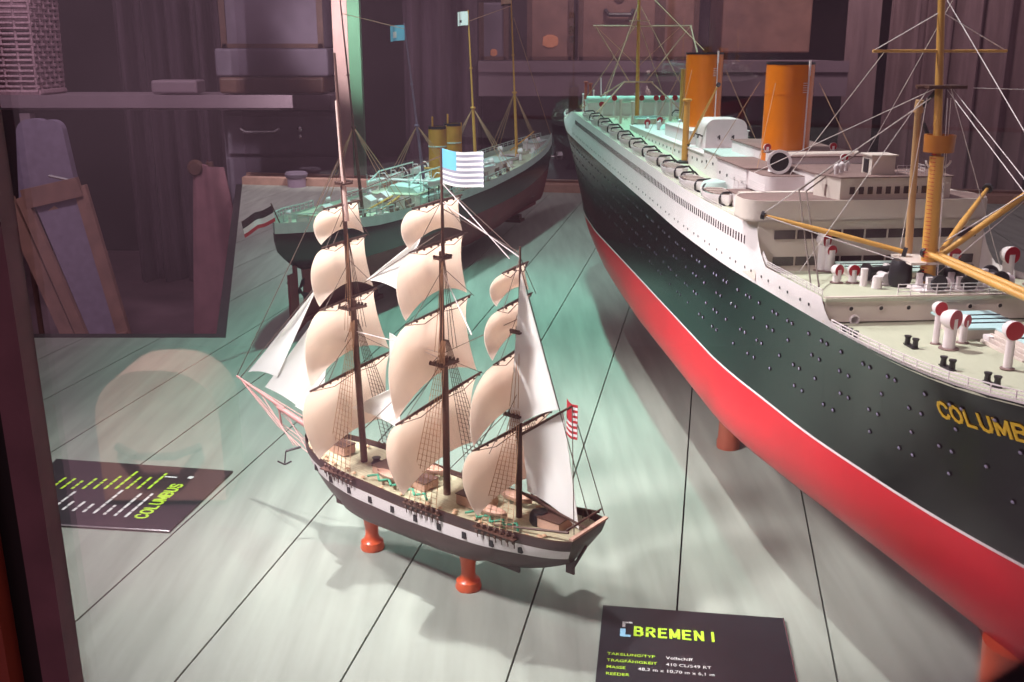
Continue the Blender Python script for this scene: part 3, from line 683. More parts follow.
# transom
m2 = MB(); c = s_col(0); L = [(s_pt(0,z)[0], s_pt(0,z)[1], z) for z, _ in c]
m2.add([(x,y,z) for x,y,z in L]+[(x,-y,z) for x,y,z in L], [(i,i+1,len(L)+i+1,len(L)+i) for i in range(len(L)-1)])
m.add(m2.v, m2.f, 0)
m.build('hull', [hullb, white, sparm], SHIP, 40)
m = MB()
def fn(u, v): x = lerp(-.258,.198,u); return (x, lerp(-1,1,v)*max(.0004, s_y(x,.12)-.0015), s_sheer(x)-.007)
m.grid(fn, 24, 6, -.002); m.build('deck', mat('ship_deck', (176, 168, 140), .7, var=.2, scale=70, stretch=(1,10,1)), SHIP)
m = MB()
def fn(u, v): x = lerp(-.262,-.256,u); return (x, lerp(-1,1,v)*.0335, .1355)
m.bx(-.264,-.259,-.035,.035,.134,.1365); m.build('taffrail', tan, SHIP, 0)
m = MB(); m.cyl((-.258,0,.112),(-.240,0,.078),.0020,n=6); m.bx(-.243,-.232,-.0012,.0012,.072,.092); m.build('rudder', hullb, SHIP)
m = MB(); m.bx(-.165,.150,-.0015,.0015,.048,.056); m.build('keel', hullb, SHIP, 0)
for k in range(10):
    x = .150-k*.0385; z = s_sheer(x)-.0235; y = s_y(x, z)
    m = MB(); m.bx(x-.0028, x+.0028, y-.002, y+.0012, z-.0042, z+.0042); m.build('gunport', dark, SHIP, 0)
# channels with deadeyes: three along the port side, three opposite
MX = {'fore': .0932, 'main': -.0530, 'mizzen': -.1640}
for nm, x in MX.items():
    for s in (1, -1):
        m = MB(); zc = s_sheer(x)-.004
        for k in range(7):
            xx = x-.030+k*.0085; y = s_y(xx, .122); m.rev([(.0018,-.001),(.0026,0),(.0018,.001)], (xx, s*(y+.004), zc+.003), (0,s,0), 8); m.rev([(.0018,-.001),(.0026,0),(.0018,.001)], (xx, s*(y+.004), zc-.006), (0,s,0), 8)
            m.tube([(xx, s*(y+.004), zc+.003),(xx, s*(y+.002), zc-.014)], .0006, 4)
        m.bx(x-.034, x+.026, min(s*.046,s*.054), max(s*.046,s*.054), zc-.002, zc-.0005)
        m.build('channel', sparm, SHIP, 30)
# deck fittings
dk = lambda x: s_sheer(x)-.0065
def sbox(x, y, dx, dy, h, name, mt): m = MB(); m.bx(x-dx/2,x+dx/2,y-dy/2,y+dy/2,dk(x),dk(x)+h); m.bx(x-dx/2-.001,x+dx/2+.001,y-dy/2-.001,y+dy/2+.001,dk(x)+h,dk(x)+h+.001,1); return m.build(name, [mt, sparm], SHIP, 0)
sbox(.045,0,.035,.03,.010,'hatch',tan); sbox(-.012,0,.028,.026,.010,'hatch',tan); sbox(-.10,0,.040,.030,.013,'deck_house',tan); sbox(-.215,0,.030,.026,.012,'skylight',tan); sbox(.135,0,.03,.02,.012,'deck_house',tan)
m = MB(); m.rev([(.010,0),(.012,.004),(.0115,.012),(.009,.016)], (-.195,.002,dk(-.19)), n=18); m.build('capstan', dark, SHIP)
m = MB(); m.rev([(.006,0),(.007,.006),(.004,.010),(.006,.013)], (.070,0,dk(.07)), n=14); m.build('capstan', dark, SHIP)
for k, (x, y) in enumerate(((.02,.024),(.0,-.024),(-.14,.024),(-.14,-.024))):
    mb = boat_mesh(.05,.017,.008); o = mb.build('ships_boat', [tan], SHIP, 50); o.location = (x,y,dk(x)+.014)
m = MB()
random.seed(3)
for k in range(46):
    x = random.uniform(-.23,.17); s = random.choice((-1,1)); y = s*(s_y(x,.12)-random.uniform(.004,.016)); m.rev([(.0012,0),(.0030,.0015),(.0012,.003)], (x,y,dk(x)+.0008), (0,0,1), 9)
m.build('rope_coils', [line_t], SHIP)
m = MB()
for k in range(5): x = .05-k*.02; m.tube([(x,.036,dk(x)+.006),(x-.012,.030,dk(x)+.009),(x-.022,.037,dk(x)+.006)], .0016, 5)
for k in range(4): x = -.11-k*.02; m.tube([(x,.034,dk(x)+.004),(x-.012,.028,dk(x)+.008),(x-.02,.036,dk(x)+.004)], .0015, 5)
m.build('rolled_net', green_n, SHIP)
m = MB(); m.tube([(-.155,.035,dk(-.15)+.002),(-.255,.030,.140)], .0015, 5); m.tube([(-.175,-.036,dk(-.15)+.010),(-.255,-.030,.142)], .0015, 5); m.tube([(-.255,-.034,.144),(-.255,.034,.144)], .0013, 5)
for k in range(9): x = -.175-k*.009; m.cyl((x,-.036,dk(x)),(x,-.036,dk(x)+.012), .0008, n=5)
m.build('poop_rail', sparm, SHIP)
# bowsprit with stays
m = MB(); m.cyl((.165,0,.138),(.262,0,.1615), .0048, .0038, 12); m.cyl((.250,0,.161),(.3516,0,.1887), .0028, .0016, 10); bs = m.build('bowsprit', pinkspar, SHIP)
m = MB()
for s in (-.004, 0, .004): m.tube([(.345,s*.2,.187),(.262,s,.135),(.196,s*2,.112)], .0006)
m.tube([(.262,0,.158),(.258,0,.133)], .0014); m.tube([(.30,0,.173),(.20,.028,.128)], .0006); m.tube([(.30,0,.173),(.20,-.028,.128)], .0006); m.tube([(.345,0,.187),(.19,.03,.13)], .0006); m.tube([(.345,0,.187),(.19,-.03,.13)], .0006)
m.tube([(.25,0,.158),(.195,.010,.118)], .0006); m.tube([(.28,0,.168),(.20,0,.120)], .0006)
m.build('bowsprit_rigging', pinkspar, SHIP)
m = MB(); m.tube([(.188,.026,.128),(.200,.042,.124)], .0018, 6); m.tube([(.200,.042,.124),(.203,.043,.106)], .0010, 5); m.tube([(.197,.036,.108),(.203,.043,.104),(.209,.050,.110)], .0012, 5); m.build('anchor', dark, SHIP)
# masts
def smast(name, x, top, ztops, xtop, r):
    base = dk(x); h = top-base
    P = lambda z: (x+(xtop-x)*(z-base)/h, 0, z)
    m = MB(); m.cyl(P(base), P(base+h*.42), r, r*.85, 12); m.cyl((P(base+h*.38)[0]+.004,0,base+h*.38), (P(base+h*.72)[0]+.003,0,base+h*.72), r*.7, r*.55, 10); m.cyl(P(base+h*.68), P(top), r*.5, r*.3, 8)
    o = m.build(name, sparm, SHIP)
    for f in (.40, .70):
        p = P(base+h*f); s = 1 if f < .5 else .6
        t = MB(); t.bx(p[0]-.010*s, p[0]+.012*s, -.015*s, .015*s, p[2], p[2]+.002)
        for k in range(4): t.rev([(.0012,0),(.0020,.0015),(.0012,.003)], (p[0]-.008*s+k*.006*s, .014*s, p[2]+.002), n=6); t.rev([(.0012,0),(.0020,.0015),(.0012,.003)], (p[0]-.008*s+k*.006*s, -.014*s, p[2]+.002), n=6)
        t.build('mast_top', sparm, o, 30)
    return o, P
fmast, FP = smast('foremast', .0932, .640, 0, .1137, .0046)
mmast, MP = smast('mainmast', -.0518, .5385, 0, -.0530, .0046)
zmast, ZP = smast('mizzenmast', -.1637, .4400, 0, -.1645, .0038)
m = MB(); m.cyl((.1055,.0,.440),(.1137,.0,.585), .0030, .0022, 10); m.build('pole', beigep, fmast, label='pale pink upper pole')
# yards (centre, half length, brace) and square sails between them
BR = math.radians(13)
def yard(P, z, half, mast, r=.0019, br=BR):
    c = Vector(P(z)) + Vector((.006,0,0)); d = Vector((-math.sin(br), math.cos(br), 0))
    m = MB(); m.cyl(c-d*half, c, r*.5, r, 8); m.cyl(c, c+d*half, r, r*.5, 8); o = m.build('yard', sparm, mast)
    m = MB()
    for k in range(int(half*2/.016)):
        p = c+d*(-half+.005+k*.016); m.rev([(.0008,-.0012),(.0017,0),(.0008,.0012)], p-Vector((0,0,.0024)), (0,0,1), 6)
    m.tube([c-d*half*.97-Vector((0,0,.001)), c-d*half*.5-Vector((.002,0,.008)), c-Vector((.002,0,.003)), c+d*half*.5-Vector((.002,0,.008)), c+d*half*.97-Vector((0,0,.001))], .0005, 4)
    m.build('blocks_and_footrope', sparm, o)
    return c, d
def sqsail(cu, du, hu, cl, dl, hl, belly, arch, mast, name='square_sail', drop=0):
    off = Vector((.0035,0,-.003))
    def fn(u, v):                                       # u across, v down
        s = 2*u-1; a = cu+off+du*(hu*.96*s); b = cl+off+Vector((0,0,.006-drop))+dl*(hl*.93*s)
        p = a.lerp(b, v); vv = math.sin(PI*v**.85)**.8 if 0 < v < 1 else 0
        side = 1-abs(s)**2.6
        p += Vector((1,0,0))*belly*vv*.62*(.55+.45*side)+Vector((0,1,0))*.006*vv*s
        p += Vector((0,0,1))*arch*.75*(v**2)*(1-s*s)
        
        return p
    m = MB(); m.grid(fn, 16, 16, .0007); o = m.build(name, sailm, SHIP, 70)
    return o
fy = [yard(FP,.4598,.040,fmast), yard(FP,.4142,.0495,fmast), yard(FP,.3408,.064,fmast), yard(FP,.2477,.0955,fmast,.0026)]
my = [yard(MP,.4781,.058,mmast), yard(MP,.431,.067,mmast), yard(MP,.3519,.079,mmast), yard(MP,.2433,.1055,mmast,.0026)]
zy = [yard(ZP,.4165,.0335,zmast), yard(ZP,.3785,.045,zmast), yard(ZP,.321,.056,zmast), yard(ZP,.2284,.080,zmast,.0024,.05)]
def sset(ys, hs, bel, arches, mast, foot):
    for k in range(len(ys)-1):
        sqsail(ys[k][0], ys[k][1], hs[k], ys[k+1][0], ys[k+1][1], hs[k+1], bel[k], arches[k], mast)
    c, d = ys[-1]; sqsail(c, d, hs[-1], Vector((c.x,0,foot)), d, hs[-1]*.92, bel[-1], arches[-1], mast, 'course_sail')
sset(fy, (.040,.0495,.064,.0955), (.024,.030,.036,.040), (.016,.022,.030,.016), fmast, .150)
sset(my, (.058,.067,.079,.1055), (.024,.032,.040,.042), (.016,.024,.034,.016), mmast, .148)
sset(zy, (.0335,.045,.056,.080), (.022,.028,.034,.036), (.014,.022,.030,.016), zmast, .143)
# fore-and-aft sails
def trisail(a, b, c, name, bow=.006, mt=jibm, d=None):
    a, b, c = Vector(a), Vector(b), Vector(c); q = Vector(d) if d else None
    def fn(u, v):
        if q is None: p = a.lerp(b.lerp(c, u), v)
        else: p = a.lerp(q, u).lerp(b.lerp(c, u), v)
        return p+Vector((0,-1,0))*bow*math.sin(PI*u)*math.sin(PI*v)+Vector((0,0,.004))*math.sin(PI*u)*v
    m = MB(); m.grid(fn, 12, 14, .0007); return m.build(name, mt, SHIP, 70)
trisail((.1697,0,.3444),(.3253,0,.2001),(.2612,0,.2056),'outer_jib',.006)
trisail((.1750,-.003,.3050),(.2892,0,.185),(.1963,0,.1628),'inner_jib',.008)
trisail((.150,.004,.262),(.222,.004,.172),(.165,.012,.158),'fore_staysail',.006)
trisail((-.0182,0,.434),(.076,0,.3695),(.0131,0,.3623),'topmast_staysail',.006)
trisail((.0373,-.01,.2366),(.1256,-.01,.1874),(.0346,-.01,.1783),'main_staysail',.005)
trisail((.0586,-.02,.300),(.060,-.02,.266),(.0262,-.02,.2900),'small_staysail',.004)
trisail((-.1700,.006,.4120),(-.1560,.010,.2290),(-.2250,.010,.2700),'gaff_topsail',.006)
trisail((-.1680,0,.2240),(-.1760,0,.1560),(-.2480,0,.1300),'spanker',.008, d=(-.2241,0,.2639))
m = MB(); m.cyl((-.160,0,.219),(-.236,0,.2735), .0018, .0012, 8); m.build('gaff', sparm, SHIP)
m = MB(); m.cyl((-.168,0,.152),(-.262,0,.1335), .0019, .0014, 8); m.build('spanker_boom', sparm, SHIP)
# flags
def flag(name, x0, z0, L, H, fnc, mats, mfn, parent, nu=13, nv=13, rip=.004, y0=0, dz=.0):
    m = MB()
    m.grid(lambda u, v: (x0-L*u*fnc[0]+0, y0-L*u*fnc[1]+rip*math.sin(u*6)*u, z0-H*v+dz*u-.002*math.sin(u*4)), nu, nv, .0006, mf=mfn)
    return m.build(name, mats, parent, 0)
stripe = lambda u, v: (0 if (u < .38 and v < .52) else (1 if int(v*13) % 2 == 0 else 2))
flag('stars_and_stripes_flag', -.0530, .5385, .062, .0385, (.97,.0), [flagb, ensW, mat('flag_grey_stripe', (150,150,165), .8)], stripe, SHIP, dz=-.002)
flag('stripe_ensign', -.2290, .2800, .014, .040, (1,0), [ensR, ensR, ensW], stripe, SHIP, nu=4, dz=-.006, rip=.001)
# standing rigging: shrouds with ratlines
for nm, x, P, ztop, zt2 in (('fore',.0932,FP,.315,.425),('main',-.053,MP,.315,.425),('mizzen',-.164,ZP,.272,.365)):
    for s in (1, -1):
        m = MB(); n = 6; low = []; hi = []
        for k in range(n):
            xx = x-.029+k*.0088; low.append(Vector((xx, s*(s_y(xx,.122)+.004), s_sheer(xx)))); hi.append(Vector((P(ztop)[0]-.004+k*.0012, s*.003, ztop)))
            m.tube([low[-1], hi[-1]], .00042, 4)
        for j in range(1, 26):
            t = j/30; m.tube([low[0].lerp(hi[0],t), low[-1].lerp(hi[-1],t)], .0003, 3)
        for k in range(3):
            a = Vector((P(ztop)[0]-.008+k*.006, s*.013, ztop-.012)); b = Vector((P(zt2)[0], 0, zt2)); m.tube([a, b], .0004, 4)
        m.build('shrouds', line_t if s > 0 else line_d, SHIP, 0)
m = MB()
for a, b in [((.345,0,.187),(.1700,0,.3480)),((.1700,0,.3480),(.113,0,.44)),((.20,0,.145),(.10,0,.315)),((.3516,0,.189),(.110,0,.52)),((-.053,0,.445),(.080,0,.365)),((-.050,0,.30),(.09,0,.17)),((-.053,0,.53),(.108,0,.47)),
             ((-.1645,0,.4300),(-.055,0,.498)),((-.1645,0,.433),(-.055,0,.470)),((-.1640,0,.36),(-.053,0,.300)),((-.16,0,.26),(-.05,0,.145)),((-.1645,0,.42),(-.262,0,.145)),((-.236,0,.2735),(-.262,.03,.14)),((-.236,0,.2735),(-.262,-.03,.14))]:
    m.tube([a, b], .00055, 4)
for P, z, h in ((FP,.4142,.0495),(FP,.3408,.064),(FP,.2477,.0955),(MP,.431,.067),(MP,.3519,.079),(MP,.2433,.1055),(ZP,.3785,.045),(ZP,.321,.056),(ZP,.2284,.08)):
    for s in (-1, 1):
        c = Vector(P(z)); e = c+Vector((-math.sin(BR)*h*s*.97, math.cos(BR)*h*s*.97, 0)); m.tube([e, Vector((P(z+.05)[0],0,z+.05))], .0004, 4)
m.build('stays', line_d, SHIP)
m = MB()
for a, b in [((-.053,.0,.500),(-.150,0,.425)),((-.053,0,.478),(-.1645,0,.428)),((.0137,0,.300),(-.05,0,.290)),((.105,0,.30),(-.055,0,.298)),((-.053,.0,.395),(-.12,.03,.34))]: m.tube([a,b], .0007, 4)
m.build('braces', line_w, SHIP)
SL = lambda x, y=0: (-.12085+math.cos(SA)*x-math.sin(SA)*y, 1.1865+math.sin(SA)*x+math.cos(SA)*y, 0)
pp = [(.0155,0),(.0165,.003),(.0150,.008),(.0150,.011),(.0110,.014),(.0088,.020),(.0090,.030),(.0110,.044),(.0115,.052)]
pedestal('turned_wooden_foot', SL(.0845), .04, .016, 'turned orange wooden foot under the bow of the sailing ship', 'feet of the sailing ship', pp)
pedestal('turned_wooden_foot', SL(-.0845), .04, .016, 'turned orange wooden foot under the stern half of the sailing ship', 'feet of the sailing ship', pp)

# ------------------------------------------------------------------ four-masted steamer
TA = math.radians(72.45)
ST = empty('steamship', (-.5169, 2.2008, 0), TA, 'four-masted steamer model with two slim funnels and teal-tinted white upper works', 'ship model')
TD = [(0,0),(.03,.022),(.08,.046),(.15,.074),(.28,.104),(.5,.122),(1.0,.126),(1.4,.120),(1.7,.102),(1.95,.072),(2.12,.040),(2.22,.014),(2.258,0)]
TW = [(.13,0),(.2,.045),(.35,.085),(.6,.112),(1.1,.118),(1.5,.103),(1.8,.068),(2.0,.038),(2.15,.012),(2.22,0)]
def t_sheer(x): return interp([(0,.252),(.3,.228),(.7,.216),(1.1,.216),(1.5,.226),(1.9,.243),(2.26,.262)], x)
def t_pt(u, z):
    zk, zw = .036, .15
    if z >= zw:
        t = min(1, (z-zw)/(.215-zw)); a = lerp(.11,0,t**.7); b = lerp(2.225,2.258,t)
        return lerp(a,b,u), lerp(smoothtab(TW, lerp(.13,2.22,u)), smoothtab(TD, lerp(0,2.258,u)), t**.7)
    t = (z-zk)/(zw-zk); x = lerp(lerp(.105,.11,t), lerp(2.10,2.225,t**.6), u); wl = smoothtab(TW, lerp(.13,2.22,u)); n = interp([(0,1.2),(.25,2.2),(.5,3.2),(.7,2.0),(1,1.2)], u)
    return x, wl*max(0, 1-(1-t)**n)**(1/n)
def t_y(x, z):
    lo, hi = 0., 1.
    for _ in range(26):
        mid = (lo+hi)/2
        if t_pt(mid, z)[0] < x: lo = mid
        else: hi = mid
    return t_pt((lo+hi)/2, z)[1]
def t_col(u):
    x = lerp(0,2.258,u); s = t_sheer(x); out = [(lerp(.036,.15,t), 0) for t in (0,.08,.2,.4,.7,1)]
    out += [(lerp(.15,s,t), 1) for t in (.2,.4,.6,.8,.97)]
    out += [(s, 1), (s+.003, 2), (s+.014, 2), (s+.024, 2)]
    return out
m = hull_mesh(t_col, t_pt, [i/60 for i in range(61)]+[])
m.build('hull', [brownh, black, tealm], ST, 40)
m = MB()
def fn(u, v): x = lerp(.01,2.245,u); return (x, lerp(-1,1,v)*max(.0006, t_y(x,.24)-.0025), t_sheer(x)+.007)
m.grid(fn, 50, 6, -.003); m.build('deck', deckm, ST)
m = MB(); m.bx(.07,.082,-.003,.003,.012,.20); m.bx(.045,.072,-.003,.003,.020,.150); m.cyl((.06,0,.012),(.12,0,.030),.005,n=6); m.build('rudder', brownh, ST, 0)
m = MB(); m.bx(.06,2.02,-.005,.005,.026,.038); m.build('keel', brownh, ST, 0)
m = MB()
for k in range(4):
    a = PI/2*k+.5; m.add([(.090,0,.105),(.094,math.cos(a-.3)*.026,.105+math.sin(a-.3)*.026),(.088,math.cos(a)*.036,.105+math.sin(a)*.036),(.084,math.cos(a+.3)*.026,.105+math.sin(a+.3)*.026),(.086,0,.107)], [(0,1,2,3),(4,3,2,1)])
m.rev([(.006,-.008),(.008,0),(.003,.008)], (.088,0,.105), (1,0,0), 12); m.build('propeller', dark, ST)
m = MB(); m.cyl((.03,0,.262),(-.008,0,.320), .0016, n=6); m.build('ensign_staff', sparm, ST)
m = MB(); m.grid(lambda u, v: (-.004-.080*u+.03*v*.3, .0+.030*u+.006*math.sin(6*u), .316-.036*v-.022*u-.004*math.sin(7*u)), 12, 9, .0008, mf=lambda u, v: int(v*2.999))
m.build('black_white_red_ensign', [ensB, ensW, ensR], ST, 30)
tdk = lambda x: t_sheer(x)+.008
def thouse(x0, x1, y0, y1, h, name='deck_house', mt=white, rt=tealm, z=None):
    z0 = tdk((x0+x1)/2) if z is None else z
    m = MB(); m.bx(x0,x1,y0,y1,z0-.004,z0+h); o = m.build(name, mt, ST, 0)
    m = MB(); m.bx(x0-.004,x1+.004,y0-.004,y1+.004,z0+h,z0+h+.002); m.build('roof', rt, o, 0); return o
thouse(.17,.30,-.04,.04,.024,rt=deckm); thouse(.50,.60,-.06,.06,.024,rt=brownroof); thouse(.62,.90,-.07,.07,.030,rt=deckm); thouse(.90,1.20,-.075,.075,.034); thouse(1.22,1.34,-.055,.055,.026); thouse(1.42,1.60,-.04,.04,.022); thouse(1.95,2.10,-.03,.03,.02)
# sloping canvas-topped deckhouse with dark straps
m = MB(); sec = [(-.075,0),(-.080,.020),(-.045,.046),(.02,.050),(.05,.0)]; n = 5
m.add([(.655,y,tdk(.7)+z) for y, z in sec]+[(.80,y,tdk(.7)+z) for y, z in sec], [tuple(range(n)), tuple(range(n,2*n))[::-1]]+[(k,(k+1)%n,n+(k+1)%n,n+k) for k in range(n)])
m.build('awning_house', tealm, ST, 0)
for x in (.625,.70,.80,.90): m = MB(); m.cyl((x,-.108,tdk(x)),(x,-.108,tdk(x)+.050), .002, n=6); m.build('awning_post', dark, ST)
# masts with flags
def tmast(x0, x1, ztop, r, mt=mastm):
    z0 = tdk(x0); P = lambda z: (lerp(x0, x1, (z-z0)/(ztop-z0)), 0, z); zm = z0+(ztop-z0)*.42
    m = MB(); m.cyl(P(z0), P(zm), r, r*.8, 10); m.cyl(P(zm), P(ztop), r*.62, r*.35, 8); m.rev([(r*1.3,-.003),(r*1.5,0),(r*1.3,.003)], P(zm), n=10); m.rev([(r*.9,-.002),(r*1.0,0),(r*.9,.002)], P(z0+(ztop-z0)*.66), n=8)
    o = m.build('mast', mt, ST)
    m = MB()
    for s in (-1, 1):
        for k in range(3): m.tube([P(zm), (x0-.04+.04*k, s*(t_y(x0-.04+.04*k,.24)-.003), z0+.015)], .0009, 4)
    m.build('shrouds', line_t, o); return o, P
M4 = tmast(.437,.3626,.755,.0045,sparm); M3 = tmast(.865,.740,.705,.0050,grvin); M2 = tmast(1.315,1.2521,.753,.0058); M1 = tmast(1.775,1.7025,.800,.0062)
def pennant(P, z, L, H, mats, mf): 
    p = P(z); m = MB(); m.grid(lambda u, v: (p[0]-L*u, .012*math.sin(5*u)*u+.04*u, p[2]-H*v-.004*u), 8, 5, .0008, mf=mf); return m.build('pennant', mats, ST, 30)
pennant(M3[1], .700, .030, .040, [flagb, ensW], lambda u, v: 1 if (.35 < v < .75 and .3 < u < .7) else 0)
pennant(M2[1], .750, .018, .042, [ensW, ensB], lambda u, v: 1 if .4 < v < .8 and .3 < u < .7 else 0)
pennant(M1[1], .812, .026, .030, [tan, ensB], lambda u, v: 1 if v > .6 else 0)
for x in (.968, 1.096):
    m = MB(); z0 = tdk(x)+.02; m.rev([(.027,z0),(.027,.412),(.024,.412),(.024,.395)], (x,0,0), n=30); f = m.build('funnel', brass, ST, 40)
    m = MB(); m.rev([(.0275,.405),(.0275,.4135),(.024,.4135),(.024,.405)], (x,0,0), n=30); m.rev([(.024,.396),(.024,.398)], (x,0,0), n=20); m.build('funnel_top', dark, f)
    m = MB(); m.rev([(.0280,.352),(.0285,.354),(.0280,.356)], (x,0,0), n=30); m.build('band', tealm, f)
    m = MB(); m.cyl((x+.008,.018,.40),(x+.008,.018,.440), .003, n=8); m.cyl((x+.005,-.027,z0),(x+.005,-.027,.415), .0022, n=8); m.build('waste_pipe', brass, f)
tb = boat_mesh(.115,.034,.018); TB = tb.build('lifeboat', white, ST, 50); TB.location = (.72,-.092,tdk(.72)+.062)
m = MB(); m.bx(-.045,.045,-.009,.009,-.002,.001); m.build('boat_cover', tealm, TB, 0)
m = MB()
for x in (-.035,.035): m.tube([(x,.02,-.055),(x,.024,0),(x,.012,.016),(x,.0,.014)], .0016, 6)
m.build('davit', white, TB)
for x in (.86,1.03,1.17): dup(TB, ST, (x,-.092,tdk(x)+.050))
for x in (.72,.86,1.03,1.17): dup(TB, ST, (x,.092,tdk(x)+.055), (0,0,PI))
def tcowl(x, y, h, R, mt=white):
    z = tdk(x); m = MB(); m.cyl((x,y,z),(x,y,z+h-R), R*.5, n=12); c = (x+.001,y,z+h-R); m.rev([(R*.3,-R*1.1),(R*.8,-R*.8),(R,0),(R*1.02,R*.35),(R*.8,R*.35)], c, (.6,-.7,.1), 16); return m.build('cowl_ventilator', mt, ST, 50)
ochre_c = mat('ochre_ventilator', (200,180,110), .5)
tcowl(.93,-.045,.068,.013,ochre_c); tcowl(1.03,-.045,.055,.014,ochre_c); tcowl(1.16,-.05,.06,.011); tcowl(1.25,.03,.06,.011); tcowl(1.36,-.04,.05,.011); tcowl(1.66,-.05,.045,.011); tcowl(1.70,.04,.045,.011); tcowl(.42,.04,.05,.011); tcowl(1.90,.0,.05,.01); tcowl(2.0,-.02,.04,.01)
for (x, y, a) in ((.20,-.055,.1),(.33,-.045,-.1),(.47,-.075,.0),(.55,-.085,.05),(1.30,-.085,0),(1.40,-.08,0)):
    m = MB(); m.bx(-.022,.022,-.006,.006,.010,.013); m.bx(-.022,.022,.005,.007,.013,.026)
    for dx in (-.018,.018): m.bx(dx-.002,dx+.002,-.005,.005,0,.010)
    o = m.build('deck_bench', brownroof, ST, 0); o.location = (x,y,tdk(x)); o.rotation_euler = (0,0,a)
for x in (.24,.34,.47,.57,1.27):
    m = MB(); z = tdk(x); m.add([(x-.02,-.018,z),(x+.02,-.018,z),(x+.02,.018,z),(x-.02,.018,z),(x-.02,-.018,z+.030),(x+.02,-.018,z+.030),(x+.02,.018,z+.030),(x-.02,.018,z+.030),(x-.02,0,z+.042),(x+.02,0,z+.042)],
        [(0,1,5,4),(1,2,6,9,5),(2,3,7,6),(3,0,4,8,7),(4,5,9,8),(6,7,8,9),(3,2,1,0)]); m.build('skylight', white, ST, 0)
for k in range(10): x = .13+k*.12; tcowl(x, (.06,-.03)[k % 2]*(.6 if x < .3 else 1), .034+.006*(k % 3), .008)
# promenade frames around the poop and the deckhouses
def trail(xs, h, name='railing', mt=tealm, r=.0016, off=.003, z=0):
    m = MB()
    for s in (-1, 1):
        pts = [Vector((x, s*max(0,(t_y(x,.24)-off)), tdk(x)+.017+z)) for x in xs]
        for a in pts: m.cyl(a-Vector((0,0,z)), a+Vector((0,0,h)), r, n=4)
        for a, b in zip(pts[:-1], pts[1:]): m.cyl(a+Vector((0,0,h)), b+Vector((0,0,h)), r, n=4); m.cyl(a+Vector((0,0,h*.5)), b+Vector((0,0,h*.5)), r*.7, n=4)
    return m.build(name, mt, ST, 0)
trail([.02+.028*k for k in range(14)], .016); trail([.58+.04*k for k in range(18)], .015); trail([1.62+.04*k for k in range(15)], .015)
m = MB()
for s in (-1, 1):
    y = .062*s
    for a in (.60,.68,.76,.84,.92): m.cyl((a,y,tdk(.75)+.03),(a,y,tdk(.75)+.085), .0016, n=4)
    m.tube([(.60,y,tdk(.75)+.060),(.68,y,tdk(.75)+.085),(.92,y,tdk(.75)+.085)], .0022, 5); m.tube([(.60,y,tdk(.75)+.050),(.92,y,tdk(.75)+.050)], .0020, 5)
m.build('bridge_frame', tealm, ST, 0)
for x in (.74, 1.20):
    m = MB(); m.bx(x-.012,x+.012,-.085,.085,tdk(x)+.054,tdk(x)+.057)
    for y in (-.08,-.03,.03,.08): m.cyl((x,y,tdk(x)),(x,y,tdk(x)+.055), .002, n=5)
    m.build('bridge_walkway', white, ST, 0)
m = MB()
for a, b in (((.56,-.05,tdk(.5)+.03),(.38,-.08,tdk(.4)+.02)),((.56,-.03,tdk(.5)+.03),(.36,-.05,tdk(.4)+.02)),((1.70,0,tdk(1.7)+.03),(1.90,-.03,tdk(1.9)+.075)),((1.76,0,.30),(1.60,-.05,.262)),((.86,0,.30),(.98,-.07,.28))): m.cyl(a, b, .003, .002, 8)
m.build('cargo_booms', mastm, ST)
m = MB(); m.rev([(.035,0),(.037,.004),(.037,.012),(.030,.012),(.030,.004)], (1.68,0,tdk(1.68)), n=30, sx=2.2, sy=1); m.build('hatch_coaming', white, ST)
m = MB(); m.bx(1.62,1.74,-.022,.022,tdk(1.68)+.002,tdk(1.68)+.006); m.build('hatch_cover', sparm, ST, 0)
for (x, y) in ((1.50,-.06),(1.44,.05),(1.86,-.04),(2.06,.02),(.36,.04),(.42,-.06)):
    m = MB(); m.cyl((x-.012,y,tdk(x)+.012),(x+.012,y,tdk(x)+.012), .008, n=14); m.bx(x-.018,x+.018,y-.012,y+.012,tdk(x)-.002,tdk(x)+.004); m.build('winch', white, ST, 30)
m = MB(); m.tube([(1.735,0,.74),(2.258,0,.28)], .001); m.tube([(1.70,0,.78),(1.26,0,.72)], .0008); m.tube([(.74,0,.69),(.37,0,.72)], .0008); m.build('fore_and_aft_stays', line_t, ST)
for x, l in ((.45,'wooden block under the stern half of the steamer'),(1.75,'wooden block under the bow half of the steamer')):
    m = MB(); m.bx(-.03,.03,-.03,.03,0,.01); m.bx(-.018,.018,-.022,.022,.01,.026); o = m.build('keel_block', sparm, None, 0)
    o.location = (-.5169+math.cos(TA)*x, 2.2008+math.sin(TA)*x, 0); o.rotation_euler = (0,0,TA); tag(o, l, 'keel block', 'keel blocks of the steamer')

